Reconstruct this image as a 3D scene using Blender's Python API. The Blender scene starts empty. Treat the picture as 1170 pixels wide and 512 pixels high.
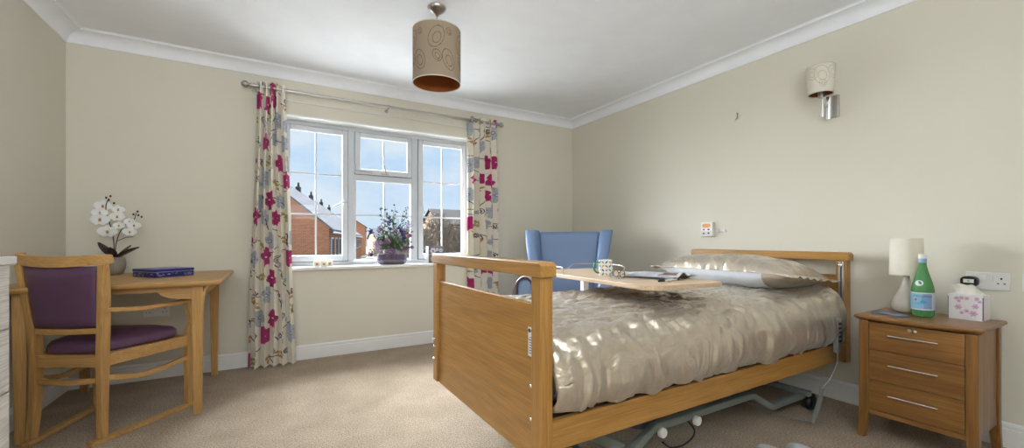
import bpy, bmesh, math, random
import numpy as np
from mathutils import Vector, Matrix, noise
random.seed(7)
S = bpy.context.scene
COL = S.collection
PI = math.pi
R = math.radians

# ------------------------------------------------------------ colours / materials
def lin(r, g, b):
    f = lambda c: ((c/255)/12.92) if c/255 <= .04045 else (((c/255)+.055)/1.055)**2.4
    return (f(r), f(g), f(b), 1)

def newmat(name):
    m = bpy.data.materials.new(name); m.use_nodes = True
    return m, m.node_tree.nodes, m.node_tree.links, m.node_tree.nodes['Principled BSDF']

def plain(name, col, rough=.5, metal=0, bump=0, bscale=200, **kw):
    m, n, l, p = newmat(name)
    p.inputs['Base Color'].default_value = col
    p.inputs['Roughness'].default_value = rough
    p.inputs['Metallic'].default_value = metal
    for k, v in kw.items():
        p.inputs[k.replace('_', ' ')].default_value = v
    tc = n.new('ShaderNodeTexCoord'); nz = n.new('ShaderNodeTexNoise')
    nz.inputs['Scale'].default_value = bscale; nz.inputs['Detail'].default_value = 3
    l.new(tc.outputs['Object'], nz.inputs['Vector'])
    if bump:
        b = n.new('ShaderNodeBump'); b.inputs['Strength'].default_value = bump; b.inputs['Distance'].default_value = .002
        l.new(nz.outputs['Fac'], b.inputs['Height']); l.new(b.outputs['Normal'], p.inputs['Normal'])
    # a little tonal variation
    mx = n.new('ShaderNodeMix'); mx.data_type = 'RGBA'
    c = np.array(col[:3])
    mx.inputs[6].default_value = (*(c*.95), 1); mx.inputs[7].default_value = (*np.minimum(c*1.04, 1), 1)
    n2 = n.new('ShaderNodeTexNoise'); n2.inputs['Scale'].default_value = 6
    l.new(tc.outputs['Object'], n2.inputs['Vector'])
    l.new(n2.outputs['Fac'], mx.inputs[0]); l.new(mx.outputs[2], p.inputs['Base Color'])
    return m

def wood(name, c1, c2, c3, axis='z', scale=1.0, rough=.42, bump=.06):
    """long-grained timber, the grain running along one axis"""
    m, n, l, p = newmat(name)
    tc = n.new('ShaderNodeTexCoord'); mp = n.new('ShaderNodeMapping')
    s = {'x': (1.3, 24, 24), 'y': (24, 1.3, 24), 'z': (24, 24, 1.3)}[axis]
    mp.inputs['Scale'].default_value = tuple(v*scale for v in s)
    l.new(tc.outputs['Object'], mp.inputs['Vector'])
    nz = n.new('ShaderNodeTexNoise'); nz.inputs['Scale'].default_value = 1.6; nz.inputs['Detail'].default_value = 6
    nz.inputs['Distortion'].default_value = .6
    l.new(mp.outputs[0], nz.inputs['Vector'])
    cr = n.new('ShaderNodeValToRGB'); e = cr.color_ramp.elements
    e[0].position = .22; e[0].color = c1; e[1].position = .78; e[1].color = c3
    k = cr.color_ramp.elements.new(.5); k.color = c2
    l.new(nz.outputs['Fac'], cr.inputs['Fac'])
    # fine pores
    mp2 = n.new('ShaderNodeMapping'); s2 = {'x': (4, 160, 160), 'y': (160, 4, 160), 'z': (160, 160, 4)}[axis]
    mp2.inputs['Scale'].default_value = s2
    l.new(tc.outputs['Object'], mp2.inputs['Vector'])
    n2 = n.new('ShaderNodeTexNoise'); n2.inputs['Scale'].default_value = 1.5; n2.inputs['Detail'].default_value = 2
    l.new(mp2.outputs[0], n2.inputs['Vector'])
    r2 = n.new('ShaderNodeMapRange'); r2.inputs[1].default_value = .35; r2.inputs[2].default_value = .6
    r2.inputs[3].default_value = .78; r2.inputs[4].default_value = 1.03
    l.new(n2.outputs['Fac'], r2.inputs[0])
    mu = n.new('ShaderNodeMix'); mu.data_type = 'RGBA'; mu.blend_type = 'MULTIPLY'; mu.inputs[0].default_value = 1
    l.new(cr.outputs['Color'], mu.inputs[6]); l.new(r2.outputs[0], mu.inputs[7])
    l.new(mu.outputs[2], p.inputs['Base Color'])
    b = n.new('ShaderNodeBump'); b.inputs['Strength'].default_value = bump; b.inputs['Distance'].default_value = .001
    l.new(n2.outputs['Fac'], b.inputs['Height']); l.new(b.outputs['Normal'], p.inputs['Normal'])
    p.inputs['Roughness'].default_value = rough
    return m

def vcol(name, rough=.6, bump=0, bscale=600, **kw):
    """base colour from the mesh's own colour layer (printed pattern)"""
    m, n, l, p = newmat(name)
    a = n.new('ShaderNodeVertexColor'); a.layer_name = 'Col'
    l.new(a.outputs['Color'], p.inputs['Base Color'])
    p.inputs['Roughness'].default_value = rough
    for k, v in kw.items():
        p.inputs[k.replace('_', ' ')].default_value = v
    if bump:
        tc = n.new('ShaderNodeTexCoord'); nz = n.new('ShaderNodeTexNoise'); nz.inputs['Scale'].default_value = bscale
        l.new(tc.outputs['Object'], nz.inputs['Vector'])
        b = n.new('ShaderNodeBump'); b.inputs['Strength'].default_value = bump; b.inputs['Distance'].default_value = .001
        l.new(nz.outputs['Fac'], b.inputs['Height']); l.new(b.outputs['Normal'], p.inputs['Normal'])
    return m

# ------------------------------------------------------------ mesh builder
class MB:
    def __init__(s): s.v = []; s.f = []; s.c = None
    def add(s, vs, fs):
        o = len(s.v); s.v += [tuple(v) for v in vs]; s.f += [tuple(i+o for i in f) for f in fs]; return s
    def box(s, x0, x1, y0, y1, z0, z1):
        return s.add([(x0,y0,z0),(x1,y0,z0),(x1,y1,z0),(x0,y1,z0),(x0,y0,z1),(x1,y0,z1),(x1,y1,z1),(x0,y1,z1)],
                     [(0,3,2,1),(4,5,6,7),(0,1,5,4),(1,2,6,5),(2,3,7,6),(3,0,4,7)])
    def hexa(s, lo, hi):        # lo / hi: four corners each, same winding
        return s.add(list(lo)+list(hi), [(0,3,2,1),(4,5,6,7),(0,1,5,4),(1,2,6,5),(2,3,7,6),(3,0,4,7)])
    def beam(s, path, w, d, up=(0,0,1)):   # rectangular section swept along a path
        P = [Vector(p) for p in path]; rings = []
        for i, p in enumerate(P):
            t = (P[min(i+1, len(P)-1)]-P[max(i-1, 0)]).normalized()
            side = t.cross(Vector(up)).normalized(); u = side.cross(t).normalized()
            ww = w[i] if isinstance(w, (list, tuple)) else w; dd = d[i] if isinstance(d, (list, tuple)) else d
            rings.append([p+side*ww/2*a+u*dd/2*b for a, b in ((-1,-1),(1,-1),(1,1),(-1,1))])
        vs = [v for r in rings for v in r]; fs = []
        for i in range(len(P)-1):
            for k in range(4):
                a = i*4+k; b = i*4+(k+1) % 4; fs.append((a, b, b+4, a+4))
        fs += [(3,2,1,0), tuple(len(vs)-4+k for k in range(4))]
        return s.add(vs, fs)
    def tube(s, path, r, n=8, cap=True):
        P = [Vector(p) for p in path]; vs = []; fs = []
        prev = None
        for i, p in enumerate(P):
            t = (P[min(i+1, len(P)-1)]-P[max(i-1, 0)])
            if t.length < 1e-9: t = Vector((0,0,1))
            t.normalize()
            if prev is None:
                a = Vector((0,0,1)) if abs(t.z) < .9 else Vector((1,0,0))
                side = t.cross(a).normalized()
            else:
                side = (prev - t*prev.dot(t)); 
                side = side.normalized() if side.length > 1e-6 else t.cross(Vector((0,0,1))).normalized()
            prev = side; u = t.cross(side)
            rr = r[i] if isinstance(r, (list, tuple)) else r
            for k in range(n):
                an = 2*PI*k/n; vs.append(p+side*rr*math.cos(an)+u*rr*math.sin(an))
        for i in range(len(P)-1):
            for k in range(n):
                a = i*n+k; b = i*n+(k+1) % n; fs.append((a, b, b+n, a+n))
        if cap: fs += [tuple(reversed(range(n))), tuple(len(vs)-n+k for k in range(n))]
        return s.add(vs, fs)
    def lathe(s, prof, n=32, c=(0,0,0), axis='z', sx=1, sy=1, close=False):
        vs = []; fs = []
        for (r, z) in prof:
            for k in range(n):
                a = 2*PI*k/n; x, y = r*math.cos(a)*sx, r*math.sin(a)*sy
                q = {'z': (x, y, z), 'x': (z, x, y), 'y': (x, z, y)}[axis]
                vs.append((q[0]+c[0], q[1]+c[1], q[2]+c[2]))
        for i in range(len(prof)-1):
            for k in range(n):
                a = i*n+k; b = i*n+(k+1) % n; fs.append((a, b, b+n, a+n))
        if not close:
            if prof[0][0] > 1e-6: fs.append(tuple(reversed(range(n))))
            if prof[-1][0] > 1e-6: fs.append(tuple(len(vs)-n+k for k in range(n)))
        return s.add(vs, fs)
    def prism(s, poly, a0, a1, axis='z'):   # outline extruded along an axis
        n = len(poly)
        q = {'z': lambda u, v, a: (u, v, a), 'y': lambda u, v, a: (u, a, v), 'x': lambda u, v, a: (a, u, v)}[axis]
        vs = [q(u, v, a0) for u, v in poly]+[q(u, v, a1) for u, v in poly]
        fs = [tuple(reversed(range(n))), tuple(range(n, 2*n))]+[(i, (i+1) % n, (i+1) % n+n, i+n) for i in range(n)]
        return s.add(vs, fs)
    def grid(s, fn, nu, nv, closeu=False):
        vs = [fn(i/(nu if closeu else nu-1), j/(nv-1)) for j in range(nv) for i in range(nu)]
        fs = []
        for j in range(nv-1):
            for i in range(nu if closeu else nu-1):
                a = j*nu+i; b = j*nu+(i+1) % nu; fs.append((a, b, b+nu, a+nu))
        return s.add(vs, fs)
    def blob(s, c, r, n=8, m=6):
        rx, ry, rz = r if isinstance(r, (tuple, list)) else (r, r, r)
        return s.lathe([(max(math.sin(PI*j/m), 1e-5)*1.0, -math.cos(PI*j/m)) for j in range(m+1)], n) if False else s._blob(c, rx, ry, rz, n, m)
    def _blob(s, c, rx, ry, rz, n, m):
        vs = [(c[0]+rx*math.sin(PI*j/m)*math.cos(2*PI*k/n), c[1]+ry*math.sin(PI*j/m)*math.sin(2*PI*k/n), c[2]-rz*math.cos(PI*j/m))
              for j in range(1, m) for k in range(n)]
        b = len(vs); vs += [(c[0], c[1], c[2]-rz), (c[0], c[1], c[2]+rz)]
        fs = [(j*n+k, j*n+(k+1) % n, (j+1)*n+(k+1) % n, (j+1)*n+k) for j in range(m-2) for k in range(n)]
        fs += [(b, (k+1) % n, k) for k in range(n)]+[(b+1, (m-2)*n+k, (m-2)*n+(k+1) % n) for k in range(n)]
        return s.add(vs, fs)

def obj(name, mb, mat, parent=None, bevel=0, smooth=False, colors=None, loc=None, solid=0, subsurf=0, seg=2, smooth_angle=None):
    me = bpy.data.meshes.new(name); me.from_pydata([tuple(v) for v in mb.v], [], mb.f)
    bm = bmesh.new(); bm.from_mesh(me); bmesh.ops.recalc_face_normals(bm, faces=bm.faces); bm.to_mesh(me); bm.free()
    if colors is not None:
        a = me.color_attributes.new('Col', 'FLOAT_COLOR', 'POINT')
        arr = np.ones((len(me.vertices), 4), dtype=np.float32); arr[:, :3] = colors
        a.data.foreach_set('color', arr.ravel())
    for mm in (mat if isinstance(mat, list) else [mat]): me.materials.append(mm)
    if smooth:
        for p in me.polygons: p.use_smooth = True
        if smooth_angle: me.set_sharp_from_angle(angle=R(smooth_angle))
    me.update()
    o = bpy.data.objects.new(name, me); COL.objects.link(o)
    if parent: o.parent = parent
    if loc: o.location = loc
    if subsurf:
        q = o.modifiers.new('Subdivision', 'SUBSURF'); q.levels = subsurf; q.render_levels = subsurf
    if solid:
        q = o.modifiers.new('Solidify', 'SOLIDIFY'); q.thickness = solid; q.offset = 0
    if bevel:
        q = o.modifiers.new('Bevel', 'BEVEL'); q.width = bevel; q.segments = seg; q.limit_method = 'ANGLE'; q.angle_limit = R(40)
        q.harden_normals = False
    return o

def thing(name, label, cat, loc=(0,0,0), rz=0, group=None):
    o = bpy.data.objects.new(name, None); COL.objects.link(o)
    o.location = loc; o.rotation_euler = (0, 0, rz); o.empty_display_size = .1
    o['label'] = label; o['category'] = cat
    if group: o['group'] = group
    return o
def tag(o, label, cat, group=None):
    o['label'] = label; o['category'] = cat
    if group: o['group'] = group
    return o
def struct(o): o['kind'] = 'structure'; return o

def smoothpath(pts, n=6):
    P = [Vector(p) for p in pts]; out = []
    for i in range(len(P)-1):
        a = P[max(i-1, 0)]; b = P[i]; c = P[i+1]; d = P[min(i+2, len(P)-1)]
        for k in range(n):
            t = k/n
            out.append(.5*((2*b)+(c-a)*t+(2*a-5*b+4*c-d)*t*t+(3*b-a-3*c+d)*t**3))
    out.append(P[-1]); return out

def text_mesh(txt, size):
    cu = bpy.data.curves.new('lettering', 'FONT'); cu.body = txt; cu.size = size; cu.align_x = 'CENTER'; cu.align_y = 'CENTER'
    cu.resolution_u = 2
    o = bpy.data.objects.new('lettering', cu); COL.objects.link(o)
    dg = bpy.context.evaluated_depsgraph_get(); me = bpy.data.meshes.new_from_object(o.evaluated_get(dg))
    vs = [tuple(v.co) for v in me.vertices]; fs = [tuple(p.vertices) for p in me.polygons]
    bpy.data.objects.remove(o); bpy.data.curves.remove(cu); bpy.data.meshes.remove(me)
    return vs, fs

# ------------------------------------------------------------ palette
M = {}
def wallmat():
    m, n, l, p = newmat('cream_wall_paint')
    tc = n.new('ShaderNodeTexCoord')
    nz = n.new('ShaderNodeTexNoise'); nz.inputs['Scale'].default_value = 160; nz.inputs['Detail'].default_value = 4
    l.new(tc.outputs['Object'], nz.inputs['Vector'])
    n2 = n.new('ShaderNodeTexNoise'); n2.inputs['Scale'].default_value = 1.3; n2.inputs['Detail'].default_value = 2
    l.new(tc.outputs['Object'], n2.inputs['Vector'])
    mx = n.new('ShaderNodeMix'); mx.data_type = 'RGBA'
    mx.inputs[6].default_value = lin(214, 209, 194); mx.inputs[7].default_value = lin(220, 215, 200)
    l.new(n2.outputs['Fac'], mx.inputs[0]); l.new(mx.outputs[2], p.inputs['Base Color'])
    b = n.new('ShaderNodeBump'); b.inputs['Strength'].default_value = .12; b.inputs['Distance'].default_value = .001
    l.new(nz.outputs['Fac'], b.inputs['Height']); l.new(b.outputs['Normal'], p.inputs['Normal'])
    p.inputs['Roughness'].default_value = .75
    return m
def carpetmat():
    m, n, l, p = newmat('beige_carpet')
    tc = n.new('ShaderNodeTexCoord')
    nz = n.new('ShaderNodeTexNoise'); nz.inputs['Scale'].default_value = 140; nz.inputs['Detail'].default_value = 4; nz.inputs['Roughness'].default_value = .7
    l.new(tc.outputs['Object'], nz.inputs['Vector'])
    n2 = n.new('ShaderNodeTexNoise'); n2.inputs['Scale'].default_value = 5; n2.inputs['Detail'].default_value = 5
    l.new(tc.outputs['Object'], n2.inputs['Vector'])
    cr = n.new('ShaderNodeValToRGB'); e = cr.color_ramp.elements
    e[0].position = .34; e[0].color = lin(126, 107, 90); e[1].position = .66; e[1].color = lin(204, 188, 168)
    l.new(nz.outputs['Fac'], cr.inputs['Fac'])
    mr = n.new('ShaderNodeMapRange'); mr.inputs[1].default_value = .3; mr.inputs[2].default_value = .7
    mr.inputs[3].default_value = .88; mr.inputs[4].default_value = 1.08
    l.new(n2.outputs['Fac'], mr.inputs[0])
    mu = n.new('ShaderNodeMix'); mu.data_type = 'RGBA'; mu.blend_type = 'MULTIPLY'; mu.inputs[0].default_value = 1
    l.new(cr.outputs['Color'], mu.inputs[6]); l.new(mr.outputs[0], mu.inputs[7]); l.new(mu.outputs[2], p.inputs['Base Color'])
    b = n.new('ShaderNodeBump'); b.inputs['Strength'].default_value = .7; b.inputs['Distance'].default_value = .006
    l.new(nz.outputs['Fac'], b.inputs['Height']); l.new(b.outputs['Normal'], p.inputs['Normal'])
    p.inputs['Roughness'].default_value = .95; p.inputs['Specular IOR Level'].default_value = .1
    return m
M['wall'] = wallmat(); M['carpet'] = carpetmat()
M['ceiling'] = plain('white_ceiling_paint', lin(243, 246, 252), .8, bump=.1)
M['white_gloss'] = plain('white_gloss_paint', lin(232, 232, 230), .35)
M['upvc'] = plain('white_window_plastic', lin(204, 208, 213), .35)
M['gasket'] = plain('grey_rubber_gasket', lin(90, 90, 92), .7)
beech = (lin(178, 134, 76), lin(192, 148, 88), lin(204, 162, 102))
oak = (lin(158, 114, 56), lin(174, 128, 66), lin(188, 140, 78))
noak = (lin(114, 76, 37), lin(138, 96, 50), lin(160, 116, 63))
for ax in 'xyz':
    M['beech_'+ax] = wood('golden_beech_'+ax, *beech, axis=ax)
    M['oak_'+ax] = wood('honey_oak_'+ax, *oak, axis=ax, rough=.35)
    M['noak_'+ax] = wood('warm_oak_'+ax, *noak, axis=ax, rough=.3)
M['laminate'] = wood('pale_laminate', lin(196, 168, 138), lin(206, 180, 150), lin(214, 190, 162), axis='y', rough=.35, bump=.02)
M['limed'] = wood('limed_white_wood', lin(224, 221, 214), lin(232, 229, 223), lin(238, 236, 231), axis='y', rough=.5)
M['whitelam'] = plain('white_laminate', lin(236, 236, 236), .3)
M['purple'] = plain('purple_vinyl', lin(90, 60, 86), .32, bump=.25, bscale=500)
M['blue'] = plain('blue_vinyl_upholstery', lin(118, 142, 180), .42, bump=.3, bscale=350)
M['steel'] = plain('brushed_steel', (.46, .44, .41, 1), .32, 1)
M['chrome'] = plain('chrome', (.8, .8, .8, 1), .12, 1)
M['alu'] = plain('aluminium', (.62, .64, .66, 1), .4, 1)
M['black'] = plain('black_plastic', lin(24, 24, 26), .4)
M['greymetal'] = plain('grey_painted_metal', lin(118, 128, 124), .4)
M['bluegrey'] = plain('blue_grey_metal', lin(78, 90, 112), .45)
M['whitemetal'] = plain('white_painted_metal', lin(222, 226, 230), .35)
M['whiteplastic'] = plain('white_plastic', lin(228, 228, 226), .35)
M['greyplastic'] = plain('mid_grey_plastic', lin(140, 142, 140), .5)
M['cream_plastic'] = plain('ivory_plastic', lin(206, 202, 190), .4)
M['orange'] = plain('orange_plastic', lin(226, 160, 90), .5)
M['ink'] = plain('dark_print', lin(40, 42, 60), .6)
M['red'] = plain('red_plastic', lin(190, 60, 50), .5)
M['bluebtn'] = plain('blue_plastic', lin(40, 70, 150), .5)
M['white_cotton'] = plain('white_cotton', lin(210, 214, 222), .8, bump=.2)
M['mattress'] = plain('mattress_cover', lin(150, 156, 178), .7, bump=.2)
M['darkfabric'] = plain('dark_brown_webbing', lin(62, 44, 38), .8)
M['ceramic'] = plain('grey_glazed_ceramic', lin(208, 200, 190), .2, Coat_Weight=.2)
M['shade_cream'] = plain('cream_lamp_shade', lin(226, 220, 204), .8, bump=.2, bscale=700)
M['shade_in'] = plain('copper_shade_lining', lin(140, 74, 18), .5)
M['wax'] = plain('white_wax', lin(236, 232, 222), .5, Subsurface_Weight=.2)
M['paper'] = plain('news_paper', lin(190, 190, 192), .8)
M['tissue'] = plain('white_tissue', lin(236, 232, 222), .9)
M['slipper'] = plain('white_towelling', lin(196, 198, 202), .95, bump=.8, bscale=300)

def satin(name, c1, c2):
    m, n, l, p = newmat(name)
    tc = n.new('ShaderNodeTexCoord')
    mp = n.new('ShaderNodeMapping'); mp.inputs['Scale'].default_value = (1, 1.6, 1); l.new(tc.outputs['Object'], mp.inputs['Vector'])
    nz = n.new('ShaderNodeTexNoise'); nz.inputs['Scale'].default_value = 9; nz.inputs['Detail'].default_value = 4; nz.inputs['Distortion'].default_value = 1.5
    l.new(mp.outputs[0], nz.inputs['Vector'])
    mx = n.new('ShaderNodeMix'); mx.data_type = 'RGBA'; mx.inputs[6].default_value = c1; mx.inputs[7].default_value = c2
    l.new(nz.outputs['Fac'], mx.inputs[0]); l.new(mx.outputs[2], p.inputs['Base Color'])
    p.inputs['Roughness'].default_value = .23; p.inputs['Metallic'].default_value = .72
    p.inputs['Sheen Weight'].default_value = .3
    b = n.new('ShaderNodeBump'); b.inputs['Strength'].default_value = .35; b.inputs['Distance'].default_value = .02
    l.new(nz.outputs['Fac'], b.inputs['Height']); l.new(b.outputs['Normal'], p.inputs['Normal'])
    return m
M['satin'] = satin('champagne_satin', lin(186, 173, 154), lin(212, 201, 185))

def glassmat(name, col=(1,1,1,1), rough=0):
    m, n, l, p = newmat(name)
    n.remove(p); out = n['Material Output']
    t = n.new('ShaderNodeBsdfTransparent'); t.inputs[0].default_value = col
    g = n.new('ShaderNodeBsdfGlossy'); g.inputs['Roughness'].default_value = .02
    fr = n.new('ShaderNodeFresnel'); fr.inputs[0].default_value = 1.12
    mx = n.new('ShaderNodeMixShader'); l.new(fr.outputs[0], mx.inputs[0]); l.new(t.outputs[0], mx.inputs[1]); l.new(g.outputs[0], mx.inputs[2])
    l.new(mx.outputs[0], out.inputs[0]); return m
M['pane'] = glassmat('clear_window_glass', (.97, .98, .98, 1))
M['bottleglass'] = plain('green_bottle_plastic', lin(112, 180, 118), .12, Transmission_Weight=.55, IOR=1.2)
M['bottlewater'] = plain('water_in_green', lin(60, 140, 80), .05, Transmission_Weight=.8, IOR=1.33)

# ------------------------------------------------------------ ROOM
XL, XR, YB, YF, H = -1.195, 3.07, 3.866, -1.3, 2.40
WX0, WX1, WZ0, WZ1, WT = .03, 1.80, .775, 2.045, .32   # window opening
def room():
    struct(obj('floor', MB().box(XL-.1, XR+.1, YF-.1, YB+.1, -.1, 0), M['carpet']))
    struct(obj('ceiling', MB().box(XL-.1, XR+.1, YF-.1, YB+WT, H, H+.1), M['ceiling']))
    struct(obj('wall_left', MB().box(XL-.1, XL, YF-.1, YB+WT, 0, H), M['wall']))
    struct(obj('wall_right', MB().box(XR, XR+.1, YF-.1, YB+WT, 0, H), M['wall']))
    b = MB(); b.box(XL, WX0, YB, YB+WT, 0, H); b.box(WX1, XR, YB, YB+WT, 0, H)
    b.box(WX0, WX1, YB, YB+WT, 0, WZ0-.02); b.box(WX0, WX1, YB, YB+WT, WZ1, H)
    struct(obj('wall_back', b, M['wall']))
    struct(obj('wall_front', MB().box(XL, XR, YF-.1, YF, 0, H), M['wall']))
    # coved cornice
    prof = [(0, 0), (.008, 0), (.01, .012), (.018, .03), (.034, .05), (.058, .062), (.086, .066), (.098, .067), (.1, .075), (.11, .075), (.11, .079), (0, .079)]
    z0 = H-.078
    def run(n, name, axis, sign, wall, a0, a1):
        b = MB()
        if axis == 'x': b.prism([(wall+sign*u, z0+v) for u, v in prof], a0, a1, 'x')
        else:
            pts = [(wall+sign*u, z0+v) for u, v in prof]
            b.prism(pts, a0, a1, 'y')
        struct(obj(name, b, M['white_gloss'] if False else M['ceiling'], smooth=True, smooth_angle=40))
    run(1, 'trim_1', 'x', -1, YB, XL, XR)
    run(2, 'trim_2', 'y', 1, XL, YF, YB)
    run(3, 'trim_3', 'y', -1, XR, YF, YB)
    run(4, 'trim_4', 'x', 1, YF, XL, XR)
    # skirting boards: plain face, groove and rounded bead
    sp = [(0, 0), (.016, 0), (.016, .088), (.012, .092), (.013, .096), (.014, .108), (.011, .116), (.004, .12), (0, .12)]
    def skirt(name, axis, sign, wall, a0, a1):
        b = MB(); b.prism([(wall+sign*u, v) for u, v in sp], a0, a1, axis)
        struct(obj(name, b, M['white_gloss']))
    skirt('baseboard_back', 'x', -1, YB, XL, XR)
    skirt('baseboard_left', 'y', 1, XL, YF, YB)
    skirt('baseboard_right', 'y', -1, XR, YF, YB)
    skirt('baseboard_front', 'x', 1, YF, XL, XR)
    # painted batten that carries the curtain pole
    b = MB(); b.box(-.14, 1.95, YB-.014, YB, 2.152, 2.235); struct(obj('trim_5', b, M['wall'], bevel=.003))
    b = MB(); b.box(-.14, 1.95, YB-.018, YB, 2.146, 2.152); struct(obj('trim_6', b, M['white_gloss']))
room()

def window():
    w = bpy.data.objects.new('window_1', None); COL.objects.link(w); w.location = ((WX0+WX1)/2, 4.05, WZ0); w['kind'] = 'structure'
    ox, oy, oz = w.location
    def o(name, b, m, par=w, **k):
        b.v = [(x-ox, y-oy, z-oz) for x, y, z in b.v]; return obj(name, b, m, par, **k)
    YI, YO = 4.01, 4.08
    # white painted reveal lining (head and sides)
    b = MB(); b.box(WX0, WX1, YB-.004, YI, WZ1-.012, WZ1); b.box(WX0, WX0+.01, YB-.002, YI, WZ0, WZ1-.012); b.box(WX1-.01, WX1, YB-.002, YI, WZ0, WZ1-.012)
    o('reveal_lining', b, M['white_gloss'])
    b = MB(); b.prism([(YB-.05, WZ0-.028), (YB-.054, WZ0-.014), (YB-.05, WZ0), (YI+.02, WZ0), (YI+.02, WZ0-.028)], WX0-.07, WX1+.07, 'x')
    b2 = MB(); b2.box(WX0-.07, WX1+.07, YB-.05, YB, WZ0-.028, WZ0)
    b = MB(); b.box(WX0-.07, WX1+.07, YB-.05, YB-.0005, WZ0-.028, WZ0); b.box(WX0, WX1, YB-.0005, YO, WZ0-.02, WZ0)
    o('window_sill', b, M['white_gloss'], bevel=.006)
    z0, z1 = WZ0, WZ1-.012
    def ring(b, x0, x1, za, zb, t, y0, y1, tb=None, tt=None):
        tb = t if tb is None else tb; tt = t if tt is None else tt
        b.box(x0, x0+t, y0, y1, za, zb); b.box(x1-t, x1, y0, y1, za, zb)
        b.box(x0+t, x1-t, y0, y1, za, za+tb); b.box(x0+t, x1-t, y0, y1, zb-tt, zb)
    b = MB(); ring(b, WX0+.01, WX1-.01, z0, z1, .035, YI, YO)
    b.box(.592, .648, YI, YO, z0+.035, z1-.035); b.box(1.182, 1.242, YI, YO, z0+.035, z1-.035)
    b.box(.648, 1.182, YI, YO, 1.562, 1.61)
    o('outer_frame', b, M['upvc'], bevel=.006)
    def sash(x0, x1, za, zb, t, tb, name='casement'):
        b = MB(); ring(b, x0, x1, za, zb, t, YI-.022, YI+.004, tb, t)
        s = o(name, b, M['upvc'], bevel=.007)
        b = MB(); ring(b, x0-.004, x1+.004, za-.004, zb+.004, .006, YI-.006, YI+.002); g = o('gasket', b, M['gasket'], s)
        return s
    def panes(x0, x1, za, zb, xs, zs):
        b = MB(); b.box(x0-.002, x1+.002, YI-.008, YI-.004, za-.002, zb+.002); p = o('glass_pane', b, M['pane'])
        b = MB()
        for x in xs: b.box(x-.007, x+.007, YI-.014, YI-.0082, za, zb)
        for z in zs:
            X = [x0]+list(xs)+[x1]
            for i in range(len(X)-1):
                b.box(X[i]+(.007 if i else 0), X[i+1]-(.007 if i < len(X)-2 else 0), YI-.014, YI-.0082, z-.007, z+.007)
        o('glazing_bar', b, M['upvc'])
    sash(.079, .590, .812, z1-.037, .048, .055); panes(.127, .542-.004, .867, z1-.085, [.326], [1.229, 1.582])
    sash(1.246, 1.755, .812, z1-.037, .048, .055); panes(1.294, 1.707, .867, z1-.085, [1.492], [1.229, 1.582])
    sash(.652, 1.178, 1.612, z1-.037, .045, .050, 'top_vent'); panes(.697, 1.133, 1.662, z1-.082, [.910], [])
    b = MB(); ring(b, .648, 1.182, .810, 1.562, .014, YI-.012, YI+.004); o('glazing_bead', b, M['upvc'], bevel=.003)
    panes(.662, 1.168, .824, 1.548, [.914], [1.232])
    # cranked casement handles and the stay of the top vent
    for sx, x, z in ((-1, .565, 1.35), (-1, 1.27, 1.35)):
        b = MB(); b.lathe([(0, 0), (.014, 0), (.014, .022), (0, .024)], 12, (x, YI-.048, z), 'y')
        b.tube(smoothpath([(x, YI-.05, z), (x-.02, YI-.06, z-.006), (x-.065, YI-.055, z-.035), (x-.105, YI-.05, z-.05)] if x < 1 else
                          [(x, YI-.05, z), (x+.004, YI-.06, z-.015), (x+.012, YI-.055, z-.05), (x+.03, YI-.05, z-.085)]), [.008]*18+[.006], 8)
        o('window_handle', b, M['upvc'] if x < 1 else M['upvc'], smooth=True)
    b = MB(); b.tube([(.655, YI-.035, 1.64), (.76, YI-.045, 1.633), (.80, YI-.04, 1.63)], .005, 6); b.box(.648, .658, YI-.03, YI, 1.63, 1.70)
    o('window_stay', b, M['steel'])
    b = MB(); b.lathe([(0, 0), (.012, 0), (.012, .02), (0, .022)], 12, (.925, YI-.045, 1.637), 'y'); b.box(.88, .95, YI-.048, YI-.038, 1.618, 1.63)
    b.tube([(.925, YI-.045, 1.637), (.905, YI-.055, 1.70)], .006, 6)
    o('vent_handle', b, M['steel'])
window()

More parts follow.
